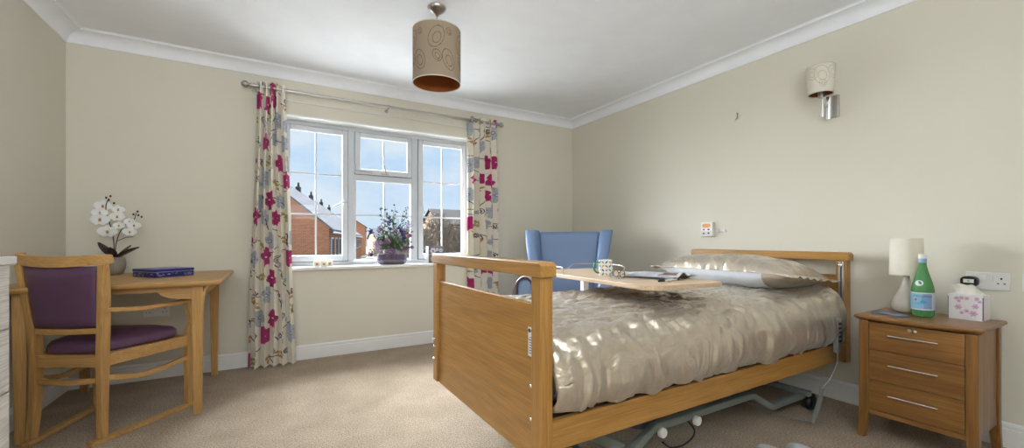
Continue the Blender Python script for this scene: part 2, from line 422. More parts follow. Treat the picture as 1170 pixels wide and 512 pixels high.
# ------------------------------------------------------------ printed floral curtain cloth
CREAM = np.array(lin(226, 219, 204)[:3]); MAG = np.array(lin(168, 26, 100)[:3]); MAG2 = np.array(lin(122, 14, 68)[:3])
GREY = np.array(lin(168, 172, 180)[:3]); GREY2 = np.array(lin(120, 124, 136)[:3]); OLIVE = np.array(lin(158, 150, 84)[:3]); GOLD = np.array(lin(176, 138, 74)[:3])
PLUM = np.array(lin(48, 28, 58)[:3])
def floral(U, V, seed):
    rs = np.random.RandomState(seed); C = np.tile(CREAM, (U.size, 1))
    def flower(cx, cy, r, a0, c, c2):
        dx, dy = U-cx, V-cy; d = np.hypot(dx, dy); a = np.arctan2(dy, dx)+a0
        e = r*(.72+.28*np.abs(np.cos(2.5*a)))*(1+.04*np.sin(9*a))
        C[d < e] = c; k = (d < e) & (np.abs(np.sin(2.5*a)) < .07) & (d > r*.2); C[k] = c2
        C[d < r*.2] = c2; C[d < r*.09] = CREAM
    def leaf(cx, cy, L, an, c):
        ca, sa = math.cos(an), math.sin(an)
        x = (U-cx)*ca+(V-cy)*sa; y = -(U-cx)*sa+(V-cy)*ca
        t = x/L; k = (t > 0) & (t < 1) & (np.abs(y) < L*.24*np.sin(np.clip(t, 0, 1)*PI)); C[k] = c
    def sprig(cx, cy, an, c):
        for i in range(4):
            px, py = cx+math.cos(an)*i*.02, cy+math.sin(an)*i*.02
            leaf(px, py, .038, an+.9, c); leaf(px, py, .038, an-.9, c)
        leaf(cx+math.cos(an)*.08, cy+math.sin(an)*.08, .04, an, c)
    def spiral(cx, cy, r, sg, a0):
        for k in np.linspace(0, 1, 46):
            th = a0+sg*k*4.2*PI; rr = r*(1-k*.86); px, py = cx+rr*math.cos(th), cy+rr*math.sin(th)
            C[(U-px)**2+(V-py)**2 < (.0042-.001*k)**2] = PLUM
    def vine(x, y, an, n=34, cv=1.0):
        for k in range(n):
            x += .006*math.cos(an); y += .006*math.sin(an); an += cv*.06*math.sin(k*.25)
            C[(U-x)**2+(V-y)**2 < .0036**2] = PLUM
        return x, y
    um, vm = U.max(), V.max()
    vv = .0; row = 0
    while vv < vm+.2:
        uu = -.05+(row % 2)*.1
        while uu < um+.1:
            k = rs.randint(0, 7); j = rs.uniform(-.025, .025, 2); cx, cy = uu+j[0], vv+j[1]
            vine(cx, cy, rs.uniform(0, 6.28), cv=rs.choice([-1.5, 1.5]))
            if k in (0, 1): flower(cx, cy, rs.uniform(.066, .085), rs.uniform(0, 6), MAG, MAG2)
            elif k in (2, 3): flower(cx, cy, rs.uniform(.066, .085), rs.uniform(0, 6), GREY, GREY2)
            elif k == 4: sprig(cx, cy, rs.uniform(0, 6.28), OLIVE)
            elif k == 5: spiral(cx, cy, .032, rs.choice([-1, 1]), rs.uniform(0, 6)); flower(cx+.05, cy+.04, .022, 0, GREY, GREY2)
            else: sprig(cx, cy, rs.uniform(0, 6.28), GOLD); spiral(cx+.05, cy-.04, .024, 1, 0)
            uu += .19
        vv += .155; row += 1
    return C
M['curtain'] = vcol('printed_floral_cotton', .85, bump=.15)
M['curtain'].node_tree.nodes['Principled BSDF'].inputs['Sheen Weight'].default_value = .1
def curtain(xt0, xt1, xb0, xb1, folds, cloth, seed, label):
    Yc = 3.76; zt, zb = 2.238, .012; nu, nv = folds*40, 640
    t = thing('curtain', label, 'curtain', ((xb0+xb1)/2, Yc, 0), 0, None)
    rs = random.Random(seed); ph = [rs.uniform(-.6, .6) for _ in range(folds+2)]; am = [rs.uniform(.75, 1.2) for _ in range(folds+2)]
    U, V, vs = [], [], []
    for j in range(nv):
        q = j/(nv-1); z = zt+(zb-zt)*q
        k = q**1.3; x0 = xt0+(xb0-xt0)*k; x1 = xt1+(xb1-xt1)*k
        for i in range(nu):
            s = i/(nu-1); f = s*folds; fi = int(min(f, folds-1)); fr = f-fi
            a = am[fi]*(1-fr)+am[fi+1]*fr; p = (ph[fi]*(1-fr)+ph[fi+1]*fr)*(.3+.7*q)
            amp = (.027+.016*min(1, q*3))*a
            w = math.sin(2*PI*f+p)
            w = math.copysign(abs(w)**.8, w)
            x = x0+(x1-x0)*s+.010*math.sin(4*PI*f+p+.5)+.006*math.sin(q*7+s*5)
            y = Yc+amp*w+.004*math.sin(q*11+s*9)
            vs.append((x-t.location.x, y-Yc, z+(.006*math.sin(2*PI*f) if j == nv-1 else 0)))
            U.append(s*cloth); V.append(q*2.25)
    b = MB(); b.v = vs
    b.f = [(j*nu+i, j*nu+i+1, (j+1)*nu+i+1, (j+1)*nu+i) for j in range(nv-1) for i in range(nu-1)]
    c = floral(np.array(U), np.array(V), seed)
    obj('cloth', b, M['curtain'], t, smooth=True, colors=c)
    # steel eyelets where the pole runs through
    for f in range(folds):
        s = (f+.5)/folds; x = xt0+(xt1-xt0)*s
        b = MB(); b.lathe([(.0165+.0045*math.cos(a), .0045*math.sin(a)) for a in [2*PI*k/8 for k in range(9)]], 18, (x-t.location.x, 0, 2.200), 'x', close=True)
        obj('eyelet', b, M['steel'], t, smooth=True)
curtain(-.115, .085, -.175, .160, 5, .68, 11, 'long cream curtain with magenta and grey flowers left of the window, beside the desk')
curtain(1.665, 2.005, 1.690, 2.030, 5, .70, 5, 'long floral curtain right of the window, hanging behind the bed foot')

def pole():
    t = thing('curtain_pole', 'brushed steel curtain pole with ball finials above the window', 'curtain pole', (.9, 3.76, 2.2))
    b = MB(); b.tube([(-1.045, 0, 0), (1.115, 0, 0)], .012, 16); obj('pole', b, M['steel'], t, smooth=True, smooth_angle=40)
    for x, s in ((-1.045, -1), (1.115, 1)):
        b = MB(); b.lathe([(.012, 0), (.017, .002*s), (.017, .008*s), (.009, .012*s), (.009, .018*s)]+[(.026*math.sin(a), s*(.042-.026*math.cos(a))) for a in [PI*k/10 for k in range(2, 11)]], 20, (x, 0, 0), 'x')
        obj('finial', b, M['steel'], t, smooth=True)
    for x in (-1.03, .0, 1.10):
        b = MB(); b.tube([(x, 0, -.016), (x, .095, -.016)], .006, 10)
        b.lathe([(.017, 0), (.017, .006)], 16, (x, .087, -.016), 'y'); b.lathe([(.0125, -.008), (.018, -.008), (.018, .008), (.0125, .008)], 18, (x, 0, 0), 'x', close=True)
        obj('bracket', b, M['steel'], t, smooth=True, smooth_angle=40)
pole()

# ------------------------------------------------------------ lamps with printed shades
def ringpattern(U, V, base, line, ells, w=.0022):
    C = np.tile(np.array(base[:3]), (U.size, 1))
    for cx, cy, a, b, rot in ells:
        for k in (1, .52):
            ca, sa = math.cos(rot), math.sin(rot); ox = cx+(1-k)*a*.15; oy = cy-(1-k)*b*.2
            x = (U-ox)*ca+(V-oy)*sa; y = -(U-ox)*sa+(V-oy)*ca
            d = np.hypot(x/(a*k), y/(b*k)); e = np.abs(d-1)*min(a, b)*k
            C[e < w] = line[:3]
    return C
M['printed_shade'] = vcol('printed_fabric_shade', .85, bump=.2)
def shade(parent, r, h, z0, cx, cy, rot, base, line, ells, rt=None, w=.0022):
    rt = rt or r; nu, nv = 300, int(300*h/(2*PI*r)); U, V = [], []
    b = MB()
    vs = []
    for j in range(nv):
        q = j/(nv-1); rr = r+(rt-r)*q
        for i in range(nu):
            a = 2*PI*i/nu+rot; vs.append((cx+rr*math.cos(a), cy+rr*math.sin(a), z0+h*q)); U.append(r*2*PI*i/nu); V.append(h*q)
    b.v = vs; b.f = [(j*nu+i, j*nu+(i+1) % nu, (j+1)*nu+(i+1) % nu, (j+1)*nu+i) for j in range(nv-1) for i in range(nu)]
    s = obj('lamp_shade', b, M['printed_shade'], parent, smooth=True, colors=ringpattern(np.array(U), np.array(V), base, line, ells, w))
    b = MB(); b.lathe([(r-.002, z0+.001), (rt-.002, z0+h-.001)], 64, (cx, cy, 0), close=True); obj('shade_lining', b, M['shade_in'], s, smooth=True)
    for zz, rr in ((z0, r), (z0+h, rt)):
        b = MB(); b.lathe([(rr-.0025, zz-.0015), (rr+.0008, zz-.0015), (rr+.0008, zz+.003), (rr-.0025, zz+.003), (rr-.0025, zz-.0015)], 64, (cx, cy, 0), close=True)
        obj('shade_rim', b, M['cream_plastic'], s, smooth=True)
    return s

def pendant():
    t = thing('pendant_lamp', 'brown drum pendant lamp with ring pattern hanging from the ceiling', 'ceiling lamp', (.853, 2.37, H))
    b = MB(); b.lathe([(.002, -.052), (.01, -.05), (.014, -.04), (.03, -.03), (.048, -.016), (.056, -.004), (.056, 0)], 32); obj('ceiling_rose', b, M['steel'], t, smooth=True)
    b = MB(); b.tube([(0, 0, -.05), (0, 0, -.18)], .004, 8); b.lathe([(.004, -.15), (.018, -.16), (.018, -.21), (.004, -.215)], 16); obj('flex', b, M['steel'], t, smooth=True, smooth_angle=40)
    ells = []
    rs = random.Random(3); r = .142; W = 2*PI*r
    for k in range(5):
        u = (k+.5)*W/5
        ells += [(u, .222, .043, .064, -.4), (u+W/12, .262, .017, .02, .3), (u+W/12, .10, .036, .060, .35), (u+.005, .115, .024, .034, .5)]
    s = shade(t, r, .315, -.46, 0, 0, 1.2, lin(146, 130, 110), lin(98, 76, 48), ells, w=.0014)
    b = MB()
    for a in (0, PI*2/3, PI*4/3): b.tube([(0, 0, -.2), (r*.98*math.cos(a), r*.98*math.sin(a), -.155)], .002, 6)
    obj('spider_frame', b, M['steel'], t)
    b = MB(); b.lathe([(.012, -.215), (.014, -.235), (.03, -.265), (.033, -.29), (.024, -.318), (.001, -.33)], 20); obj('bulb', b, M['whiteplastic'], t, smooth=True)
pendant()

def sconce():
    t = thing('wall_lamp', 'brushed steel wall lamp with cream ring-patterned shade high on the right wall', 'wall lamp', (3.07, 1.222, 1.84))
    b = MB(); b.prism([(-.026, -.066), (.020, -.066), (.020, .072), (-.026, .072)], -.020, 0, 'x'); obj('back_plate', b, M['steel'], t, bevel=.003)
    b = MB(); b.tube([(-.06, .01, -.085), (-.06, .01, .055)], .017, 16); b.tube([(-.016, .01, .0), (-.12, .015, .0)], .006, 10); b.tube([(-.12, .018, -.075), (-.12, .018, .07)], .006, 10)
    obj('arm', b, M['chrome'], t, smooth=True, smooth_angle=40)
    b = MB(); b.lathe([(.014, .04), (.019, .045), (.019, .085), (.012, .09)], 18, (-.135, .018, 0)); obj('bulb_holder', b, M['steel'], t, smooth=True, smooth_angle=40)
    rs = random.Random(8); W = 2*PI*.07; ells = []
    for k in range(4):
        u = (k+.5)*W/4; ells += [(u, .115, .027, .038, .5), (u+W/8, .05, .016, .022, .3), (u+.05, .10, .036, .055, .2)]
    shade(t, .064, .165, .062, -.145, .018, 2.0, lin(214, 208, 194), lin(164, 150, 130), ells, rt=.074, w=.0008)
    b = MB(); b.lathe([(.008, .09), (.016, .10), (.02, .12), (.012, .14), (.001, .145)], 14, (-.135, .018, 0)); obj('bulb', b, M['whiteplastic'], t, smooth=True)
sconce()

# ------------------------------------------------------------ things on the walls
def socket_plate(name, label, loc, rz, plug=False, group=None):
    """double socket in local coords: plate faces -y"""
    t = thing(name, label, 'socket', loc, rz, group)
    b = MB(); b.box(-.073, .073, -.010, 0, -.043, .043); obj('face_plate', b, M['whiteplastic'], t, bevel=.003)
    for sx in (-1, 1):
        b = MB(); b.box(sx*.012-.008, sx*.012+.008, -.014, -.0095, .002, .026); obj('rocker_switch', b, M['whiteplastic'], t, bevel=.001)
        c = sx*.046
        b = MB(); b.box(c-.003, c+.003, -.0108, -.0096, .010, .019); b.box(c-.014, c-.007, -.0108, -.0096, -.012, -.007); b.box(c+.007, c+.014, -.0108, -.0096, -.012, -.007)
        obj('pin_holes', b, M['black'], t)
    return t
socket_plate('wall_socket', 'white double wall socket low on the back wall under the desk', (-.727, YB, .49), 0)
sk = socket_plate('wall_socket', 'white double wall socket on the right wall above the bedside cabinet', (XR, .58, .797), -PI/2)
t = thing('plug_timer', 'black plug-in device with a small screen in the right wall socket', 'plug', (XR-.010, .634, .797))
b = MB(); b.prism([(.030*math.copysign(abs(math.cos(a))**.7, math.cos(a)), .026*math.copysign(abs(math.sin(a))**.7, math.sin(a))-.004) for a in [2*PI*k/24 for k in range(24)]], -.045, -.004, 'x'); obj('housing', b, M['black'], t, bevel=.004)
b = MB(); b.box(-.047, -.0451, -.018, .018, -.01, .008); obj('screen', b, M['whiteplastic'], t)
b = MB(); b.box(-.0475, -.0471, -.004, .004, -.004, .002); obj('indicator', b, plain('green_led', lin(90, 190, 110), .5), t)
t = socket_plate('wall_socket', 'white socket plate at the right edge of the picture on the right wall', (XR, .398, .80), -PI/2)

t = thing('call_unit', 'small white nurse call box with orange label on the right wall above the bed', 'call box', (XR, 2.09, 1.09))
b = MB(); b.box(-.035, 0, -.052, .052, -.062, .056); obj('housing', b, M['whiteplastic'], t, bevel=.004)
b = MB(); b.prism([(.036*math.copysign(abs(math.cos(a))**.4, math.cos(a)), .027+.016*math.copysign(abs(math.sin(a))**.6, math.sin(a))) for a in [2*PI*k/28 for k in range(28)]], -.0375, -.034, 'x'); obj('call_button', b, M['orange'], t)
b = MB(); b.box(-.0365, -.034, -.045, .045, -.055, -.016); obj('lower_panel', b, M['cream_plastic'], t)
for y, z, m in ((.022, -.004, 'red'), (-.02, -.004, 'bluebtn'), (.022, -.035, 'ink'), (-.02, -.033, 'ink')):
    b = MB(); b.box(-.0385, -.036, y-.008, y+.008, z-.006, z+.006); obj('button', b, M[m], t)
t = thing('wall_hook', 'tiny white cord clip on the right wall beside the call box', 'hook', (XR, 1.98, 1.075))
b = MB(); b.box(-.012, 0, -.035, -.012, -.012, .012); b.box(-.02, 0, .018, .026, -.014, .016); b.tube([(-.012, -.012, -.005), (-.012, .02, 0)], .004, 6); obj('clip', b, M['whiteplastic'], t, bevel=.002)
t = thing('picture_nail', 'bent dark nail left in the bare right wall', 'nail', (XR, 1.851, 1.946))
b = MB(); b.tube([(0, 0, .02), (-.012, 0, .024), (-.016, -.005, .008), (-.012, .0, -.02)], .0035, 6); b.tube([(-.003, .006, -.01), (-.004, .02, -.028)], .002, 6); obj('nail', b, M['steel'], t)

# ------------------------------------------------------------ desk
def desk():
    t = thing('desk', 'golden beech desk with arched front in the left corner', 'desk', (-.72, 3.34, 0))
    x0, x1, y0, y1 = -.46, .46, -.455, .475; z = .772
    def rr(inset, rad=.03):
        a0, a1, b0, b1 = x0+inset, x1-inset, y0+inset, y1-inset; P = []
        for cx, cy, st in ((a1-rad, b1-rad, 0), (a0+rad, b1-rad, 1), (a0+rad, b0+rad, 2), (a1-rad, b0+rad, 3)):
            for k in range(6): an = (st+k/5)*PI/2; P.append((cx+rad*math.cos(an), cy+rad*math.sin(an)))
        return P
    lay = [(.028, z-.032), (.012, z-.030), (.004, z-.022), (0, z-.012), (.001, z-.003), (.006, z)]
    rings = [rr(i) for i, _ in lay]; n = len(rings[0]); b = MB()
    vs = [(p[0], p[1], lay[k][1]) for k, r_ in enumerate(rings) for p in r_]
    fs = [(k*n+i, k*n+(i+1) % n, (k+1)*n+(i+1) % n, (k+1)*n+i) for k in range(len(lay)-1) for i in range(n)]
    fs += [tuple(reversed(range(n))), tuple((len(lay)-1)*n+i for i in range(n))]
    b.add(vs, fs); obj('desk_top', b, M['beech_x'], t)
    lw = .054
    LX = (-.350, .345); LY = (-.375, .405)
    for x in LX:
        for y in LY:
            b = MB(); h = lw/2; k = .019
            sx = 1 if x > 0 else -1
            lo = [(x-k, y-k, 0), (x+k, y-k, 0), (x+k, y+k, 0), (x-k, y+k, 0)]; hi = [(x-h, y-h, z-.033), (x+h, y-h, z-.033), (x+h, y+h, z-.033), (x-h, y+h, z-.033)]
            b.hexa(lo, hi)
            # flared corner at the top
            b.beam([(x+sx*.024, y, z-.15), (x+sx*.028, y, z-.09), (x+sx*.040, y, z-.05), (x+sx*.055, y, z-.034)], .04, [.006, .012, .016, .02], up=(1, 0, 0)) if sx > 0 and y < 0 else None
            obj('leg', b, M['beech_z'], t, bevel=.003)
    def arch(a0, a1, c, axis, name='apron'):
        P = [(a0, z-.034), (a0, z-.106)]; m = 14
        for k in range(m+1): an = PI/2*k/m; P.append((a0+.02+.13*math.sin(an), z-.106+.044*(1-math.cos(an))))
        for k in range(m+1): an = PI/2*(1-k/m); P.append((a1-.02-.13*math.sin(an), z-.106+.044*(1-math.cos(an))))
        P += [(a1, z-.106), (a1, z-.034)]
        b = MB(); b.prism(P, c-.011, c+.011, axis); obj(name, b, M['beech_x' if axis == 'y' else 'beech_y'], t)
    arch(LX[0]+lw/2-.004, LX[1]-lw/2+.004, LY[0]-.004, 'y'); arch(LX[0]+lw/2-.004, LX[1]-lw/2+.004, LY[1], 'y')
    for x in LX:
        b = MB(); b.box(x-.011, x+.011, LY[0]+lw/2-.004, LY[1]-lw/2+.004, z-.11, z-.034); obj('apron', b, M['beech_y'], t)
desk()
ZD = .772
def blue_box():
    t = thing('gift_tin', 'flat dark blue patterned box lying on the desk', 'box', (-.607, 3.46, ZD), R(-3))
    C0 = lin(22, 30, 104)
    m = plain('dark_blue_card', C0, .35); m2 = plain('dark_blue_card_lid', lin(28, 36, 120), .3)
    # footprint seen corner-on
    pts = [(-.150, -.060), (.0, -.235), (.165, -.075), (.012, .10)]
    def off(k): 
        c = (.006, -.067); return [(c[0]+(x-c[0])*k, c[1]+(y-c[1])*k) for x, y in pts]
    b = MB(); b.prism(off(.985), 0, .030, 'z'); obj('box_base', b, m, t, bevel=.002)
    b = MB(); b.prism(off(1.0), .0305, .050, 'z'); obj('lid', b, m2, t, bevel=.003)
    gold = plain('pale_foil_print', lin(190, 180, 176), .4); rs = random.Random(4)
    for (a, c) in ((0, 1), (1, 2)):
        b = MB(); A, B = Vector((*off(.987)[a], 0)), Vector((*off(.987)[c], 0)); d = (B-A); L = d.length; d.normalize(); nrm = Vector((d.y, -d.x, 0))
        for k in range(30):
            s = rs.uniform(.012, L-.012); zz = rs.uniform(.006, .024); w = rs.uniform(.002, .007); h = rs.uniform(.001, .003)
            q = [A+d*(s-w)+nrm*.0004+Vector((0, 0, zz)), A+d*(s+w)+nrm*.0004+Vector((0, 0, zz+rs.uniform(-.003, .003)))]
            b.add([q[0], q[1], q[1]+Vector((0, 0, h)), q[0]+Vector((0, 0, h))], [(0, 1, 2, 3)])
        o = obj('printed_ornament', b, gold, t); o['kind'] = 'stuff'
    b = MB()
    for (a, c) in ((0, 1), (1, 2)):
        A, B = Vector((*off(1.003)[a], .033)), Vector((*off(1.003)[c], .033)); b.tube([A, B], .0009, 5)
    obj('foil_line', b, gold, t)
blue_box()

def orchid():
    t = thing('orchid_plant', 'white orchid with dark leaves in a ribbed grey pot on the desk', 'plant', (-.905, 3.655, ZD))
    m = plain('ribbed_stone_pot', lin(140, 130, 118), .7, bump=.4, bscale=90)
    b = MB(); prof = [(.034, 0), (.046, .012), (.056, .04), (.059, .07), (.056, .1), (.052, .118), (.048, .118), (.047, .1)]
    n = 96; vs = []
    for r, z in prof:
        for k in range(n):
            a = 2*PI*k/n; q = r*(1+.018*math.cos(24*a)*(1 if .01 < z < .11 else 0)); vs.append((q*math.cos(a), q*math.sin(a), z))
    b.v = vs; b.f = [(j*n+k, j*n+(k+1) % n, (j+1)*n+(k+1) % n, (j+1)*n+k) for j in range(len(prof)-1) for k in range(n)]+[tuple(reversed(range(n))), tuple((len(prof)-1)*n+k for k in range(n))]
    obj('plant_pot', b, m, t, smooth=True)
    lm = plain('dark_plum_leaf', lin(62, 44, 46), .35); sm = plain('dark_brown_stem', lin(70, 48, 38), .6)
    def leafm(b, base, an, L, w, rise, droop):
        N = 12; vs = []; fs = []
        for i in range(N):
            q = i/(N-1); c = Vector(base)+Vector((math.cos(an)*L*q, math.sin(an)*L*q, rise*q-droop*q*q)); wd = w*math.sin(PI*min(.98, q*.93+.07))**.7
            s = Vector((-math.sin(an), math.cos(an), 0))
            vs += [c-s*wd, c+Vector((0, 0, -.008)), c+s*wd]
        for i in range(N-1):
            a = i*3; fs += [(a, a+1, a+4, a+3), (a+1, a+2, a+5, a+4)]
        b.add(vs, fs)
    for an, L, w, ri, dr in ((-.55, .16, .034, .115, .035), (2.5, .11, .028, .14, .03), (.6, .08, .026, .11, .02), (-1.6, .08, .028, .10, .02), (-2.6, .07, .026, .12, .01)):
        b = MB(); leafm(b, (.008*math.cos(an), .008*math.sin(an), .105), an, L, w, ri, dr); obj('leaf', b, lm, t, smooth=True, solid=.002)
    b = MB()
    s1 = smoothpath([(0, 0, .10), (.0, 0, .2), (-.01, -.005, .30), (-.03, -.01, .38), (-.035, -.015, .45), (-.02, -.02, .50)])
    s2 = smoothpath([(0.005, 0, .10), (.01, 0, .2), (.03, -.005, .28), (.06, -.01, .33), (.10, -.015, .36), (.115, -.015, .41)])
    b.tube(s1, .0028, 6); b.tube(s2, .0025, 6)
    b.tube(smoothpath([(.012, 0, .22), (.06, -.01, .245), (.10, -.012, .25)]), .002, 5)
    for p in ((-.035, -.01, .505), (-.012, -.02, .515), (-.02, -.02, .49), (.005, -.02, .47), (.10, -.015, .40), (.125, -.015, .395), (.12, -.012, .42), (.14, -.01, .385)):
        b.blob(p, (.006, .006, .008), 7, 5)
    obj('stem', b, sm, t, smooth=True)
    pm = plain('white_orchid_petal', lin(250, 250, 246), .55, Subsurface_Weight=.15); ym = plain('yellow_orchid_lip', lin(206, 150, 60), .5)
    fl = [(-.052, -.015, .452, .044), (.022, -.02, .428, .036), (-.058, -.03, .405, .040), (.022, -.03, .385, .040), (-.062, -.035, .362, .050),
          (.078, -.02, .352, .030), (.028, -.015, .325, .030), (.105, -.025, .330, .036), (-.022, -.035, .286, .050), (.085, -.03, .285, .036)]
    rs = random.Random(12)
    for x, y, z, s in fl:
        yaw = R(-65+rs.uniform(-20, 20)); rot = Matrix.Translation((x, y, z)) @ Matrix.Rotation(yaw, 4, 'Z') @ Matrix.Rotation(R(rs.uniform(-12, 18)), 4, 'Y')
        b = MB()
        for an, L, w in ((PI*.02, 1.0, .62), (PI*.98, 1.0, .62), (PI/2, .85, .40), (-PI*.30, .8, .36), (-PI*.70, .8, .36)):
            N = 7; K = 5; vs = []
            for i in range(N):
                q = i/(N-1)
                for k in range(K):
                    u = (k/(K-1)-.5)*2; wd = w*s*math.sin(PI*min(1, .12+q*.86))**.6*.9
                    a = q*L*s; px = a*math.cos(an)-u*wd*math.sin(an); pz = a*math.sin(an)+u*wd*math.cos(an)
                    vs.append(rot @ Vector((.012*q*q*1.2+.004*u*u-.006*q+(.003 if w > .5 else 0), px, pz)))
            b.add(vs, [(i*K+k, i*K+k+1, (i+1)*K+k+1, (i+1)*K+k) for i in range(N-1) for k in range(K-1)])
        f = obj('flower', b, pm, t, smooth=True, solid=.0012)
        b = MB(); c = rot @ Vector((.010, 0, -.004)); b.blob(c, (s*.16, s*.16, s*.2), 8, 6); c = rot @ Vector((.014, 0, s*.1)); b.blob(c, (s*.10, s*.12, s*.08), 8, 5)
        obj('flower_lip', b, ym, f, smooth=True)
orchid()

# ------------------------------------------------------------ armchair at the desk (wooden, purple)
def desk_chair():
    t = thing('armchair', 'beech sled-base armchair with purple vinyl seat and back at the desk', 'chair', (-.77, 3.05, 0), R(62-90))
    W = M['beech_z']; WX = M['beech_x']; WY = M['beech_y']
    rw, fw = .163, .262; ry, fy = -.215, .21
    posts = {}
    for sx in (-1, 1):
        pth = smoothpath([(sx*(rw+.004), ry-.012, .022), (sx*(rw-.004), ry-.002, .22), (sx*(rw-.004), ry, .44), (sx*(rw+.006), ry-.006, .62), (sx*(rw+.022), ry-.024, .80), (sx*(rw+.030), ry-.036, .885)], 5)
        b = MB(); n = len(pth); b.beam(pth, .030, [.032+.018*math.sin(PI*k/(n-1)) for k in range(n)], up=(0, -1, 0)); obj('rear_leg', b, W, t, bevel=.004)
        pth = smoothpath([(sx*fw, fy, .022), (sx*fw, fy, .25), (sx*fw, fy+.002, .44), (sx*(fw+.006), fy+.018, .52), (sx*(fw+.004), fy+.002, .60), (sx*(fw-.002), fy-.012, .645)], 5)
        b = MB(); n = len(pth); b.beam(pth, .028, [.034+.010*math.sin(PI*k/(n-1)) for k in range(n)], up=(0, -1, 0)); obj('front_leg', b, W, t, bevel=.004)
        b = MB(); pth = smoothpath([(sx*(rw+.012), ry-.002, .655), (sx*(rw+.055), ry+.12, .64), (sx*(fw+.006), fy-.10, .640), (sx*(fw+.006), fy+.045, .650)], 6)
        b.beam(pth, [.028+.016*math.sin(PI*k/(len(pth)-1)) for k in range(len(pth))], .022); obj('armrest', b, WY, t, bevel=.006)
        # sled runner and side stretcher, side seat rail
        b = MB(); d = Vector((sx*(fw-rw), fy-ry, 0)).normalized(); A = Vector((sx*rw, ry, .012))-d*.06; B = Vector((sx*fw, fy, .012))+d*.05
        b.beam([A, B], .034, .023); obj('runner', b, WY, t, bevel=.004)
        b = MB(); pth = smoothpath([(sx*(rw-.002), ry+.014, .315), (sx*(rw+.045), ry+.19, .275), (sx*(fw-.002), fy-.014, .30)], 6); b.beam(pth, .020, .026); obj('side_stretcher', b, WY, t, bevel=.003)
        b = MB(); b.beam([(sx*(rw-.003), ry+.016, .402), (sx*(fw-.004), fy-.016, .402)], .024, .062); obj('seat_rail', b, WY, t, bevel=.003)
    b = MB(); b.beam([(-rw+.012, ry, .402), (rw-.012, ry, .402)], .024, .062); obj('seat_rail', b, WX, t, bevel=.003)
    b = MB(); b.beam([(-fw+.012, fy, .402), (fw-.012, fy, .402)], .024, .062); obj('seat_rail', b, WX, t, bevel=.003)
    b = MB(); b.beam(smoothpath([(-rw+.012, ry-.002, .306), (0, ry-.02, .300), (rw-.012, ry-.002, .306)]), .02, .026); obj('rear_stretcher', b, WX, t, bevel=.003)
    # crest rail, gently bowed and wider than the posts
    pth = smoothpath([(-.222, ry-.004, .926), (-.185, ry-.034, .905), (0, ry-.066, .895), (.185, ry-.034, .905), (.222, ry-.014, .912)], 7)
    b = MB(); n = len(pth); b.beam(pth, [.030]*n, [.030+.022*math.sin(PI*k/(n-1))**.5 for k in range(n)]); obj('crest_rail', b, WX, t, bevel=.006)
    b = MB(); b.beam(smoothpath([(-rw+.008, ry-.004, .552), (0, ry-.027, .552), (rw-.008, ry-.004, .552)]), .02, .028); obj('lower_back_rail', b, WX, t, bevel=.003)
    # upholstered back panel
    nu, nv = 24, 16; 
    for nm, front in (('backrest', 1),):
        b = MB()
        def P(u, v, s):
            hw = rw-.012+(v*.024); x = (u*2-1)*hw; z = .568+v*.305; y = ry-.008-.027*v-(.024*(1-(2*u-1)**2)); e = (min(u, 1-u, v, 1-v)*8); e = min(1, e)**.5
            return (x, y+s*(.006+.016*e), z)
        b.grid(lambda u, v: P(u, v, 1), nu, nv); b.grid(lambda u, v: P(u, v, -1), nu, nv)
        # rim
        N = nu*nv
        edge = [i for i in range(nu)]+[j*nu+nu-1 for j in range(1, nv)]+[(nv-1)*nu+i for i in range(nu-2, -1, -1)]+[j*nu for j in range(nv-2, 0, -1)]
        b.f += [(edge[k], edge[(k+1) % len(edge)], edge[(k+1) % len(edge)]+N, edge[k]+N) for k in range(len(edge))]
        obj(nm, b, M['purple'], t, smooth=True, smooth_angle=60)
    # seat pad, plump with rounded edges
    b = MB(); K = 40; L = [(.90, .432), (.985, .437), (1.0, .452), (.985, .474), (.93, .490), (.75, .503), (.4, .510), (.02, .512)]
    def outline(k):
        a = 2*PI*k/K; c, s_ = math.cos(a), math.sin(a); y = math.copysign(abs(s_)**.45, s_); x = math.copysign(abs(c)**.45, c)
        yy = -.002+y*.222; hw = rw-.012+(yy-ry)/(fy-ry)*(fw-rw)+.004; return x*hw, yy
    vs = [(outline(k)[0]*s_, outline(k)[1]*s_, z) for s_, z in L for k in range(K)]
    b.v = vs; b.f = [(j*K+k, j*K+(k+1) % K, (j+1)*K+(k+1) % K, (j+1)*K+k) for j in range(len(L)-1) for k in range(K)]+[tuple(reversed(range(K))), tuple((len(L)-1)*K+k for k in range(K))]
    obj('seat', b, M['purple'], t, smooth=True)
desk_chair()

# ------------------------------------------------------------ chest at the left edge
def chest():
    t = thing('chest_of_drawers', 'pale limed chest of drawers with white top at the left edge', 'chest of drawers', (-1.0, 1.545, 0))
    x0, x1, y0, y1, zt = -.175, .225, -.5, .519, .945
    b = MB(); b.box(x0, x1-.018, y0, y1-.006, .0, zt-.026); obj('carcass', b, M['limed'], t, bevel=.002)
    b = MB(); b.box(x0, x1+.014, y0-.02, y1+.014, zt-.025, zt); obj('chest_top', b, M['whitelam'], t, bevel=.002)
    zs = [.06, .28, .487, .700, .918]
    for k in range(4):
        b = MB(); b.box(x1-.0175, x1+.002, y0+.004, y1-.002, zs[k]+.003, zs[k+1]-.003); d = obj('drawer', b, M['limed'], t, bevel=.002)
        b = MB(); zc = (zs[k]+zs[k+1])/2; b.tube([(x1+.002, -.06, zc), (x1+.024, -.055, zc), (x1+.024, .055, zc), (x1+.002, .06, zc)], .005, 8); obj('drawer_handle', b, M['steel'], d)
chest()

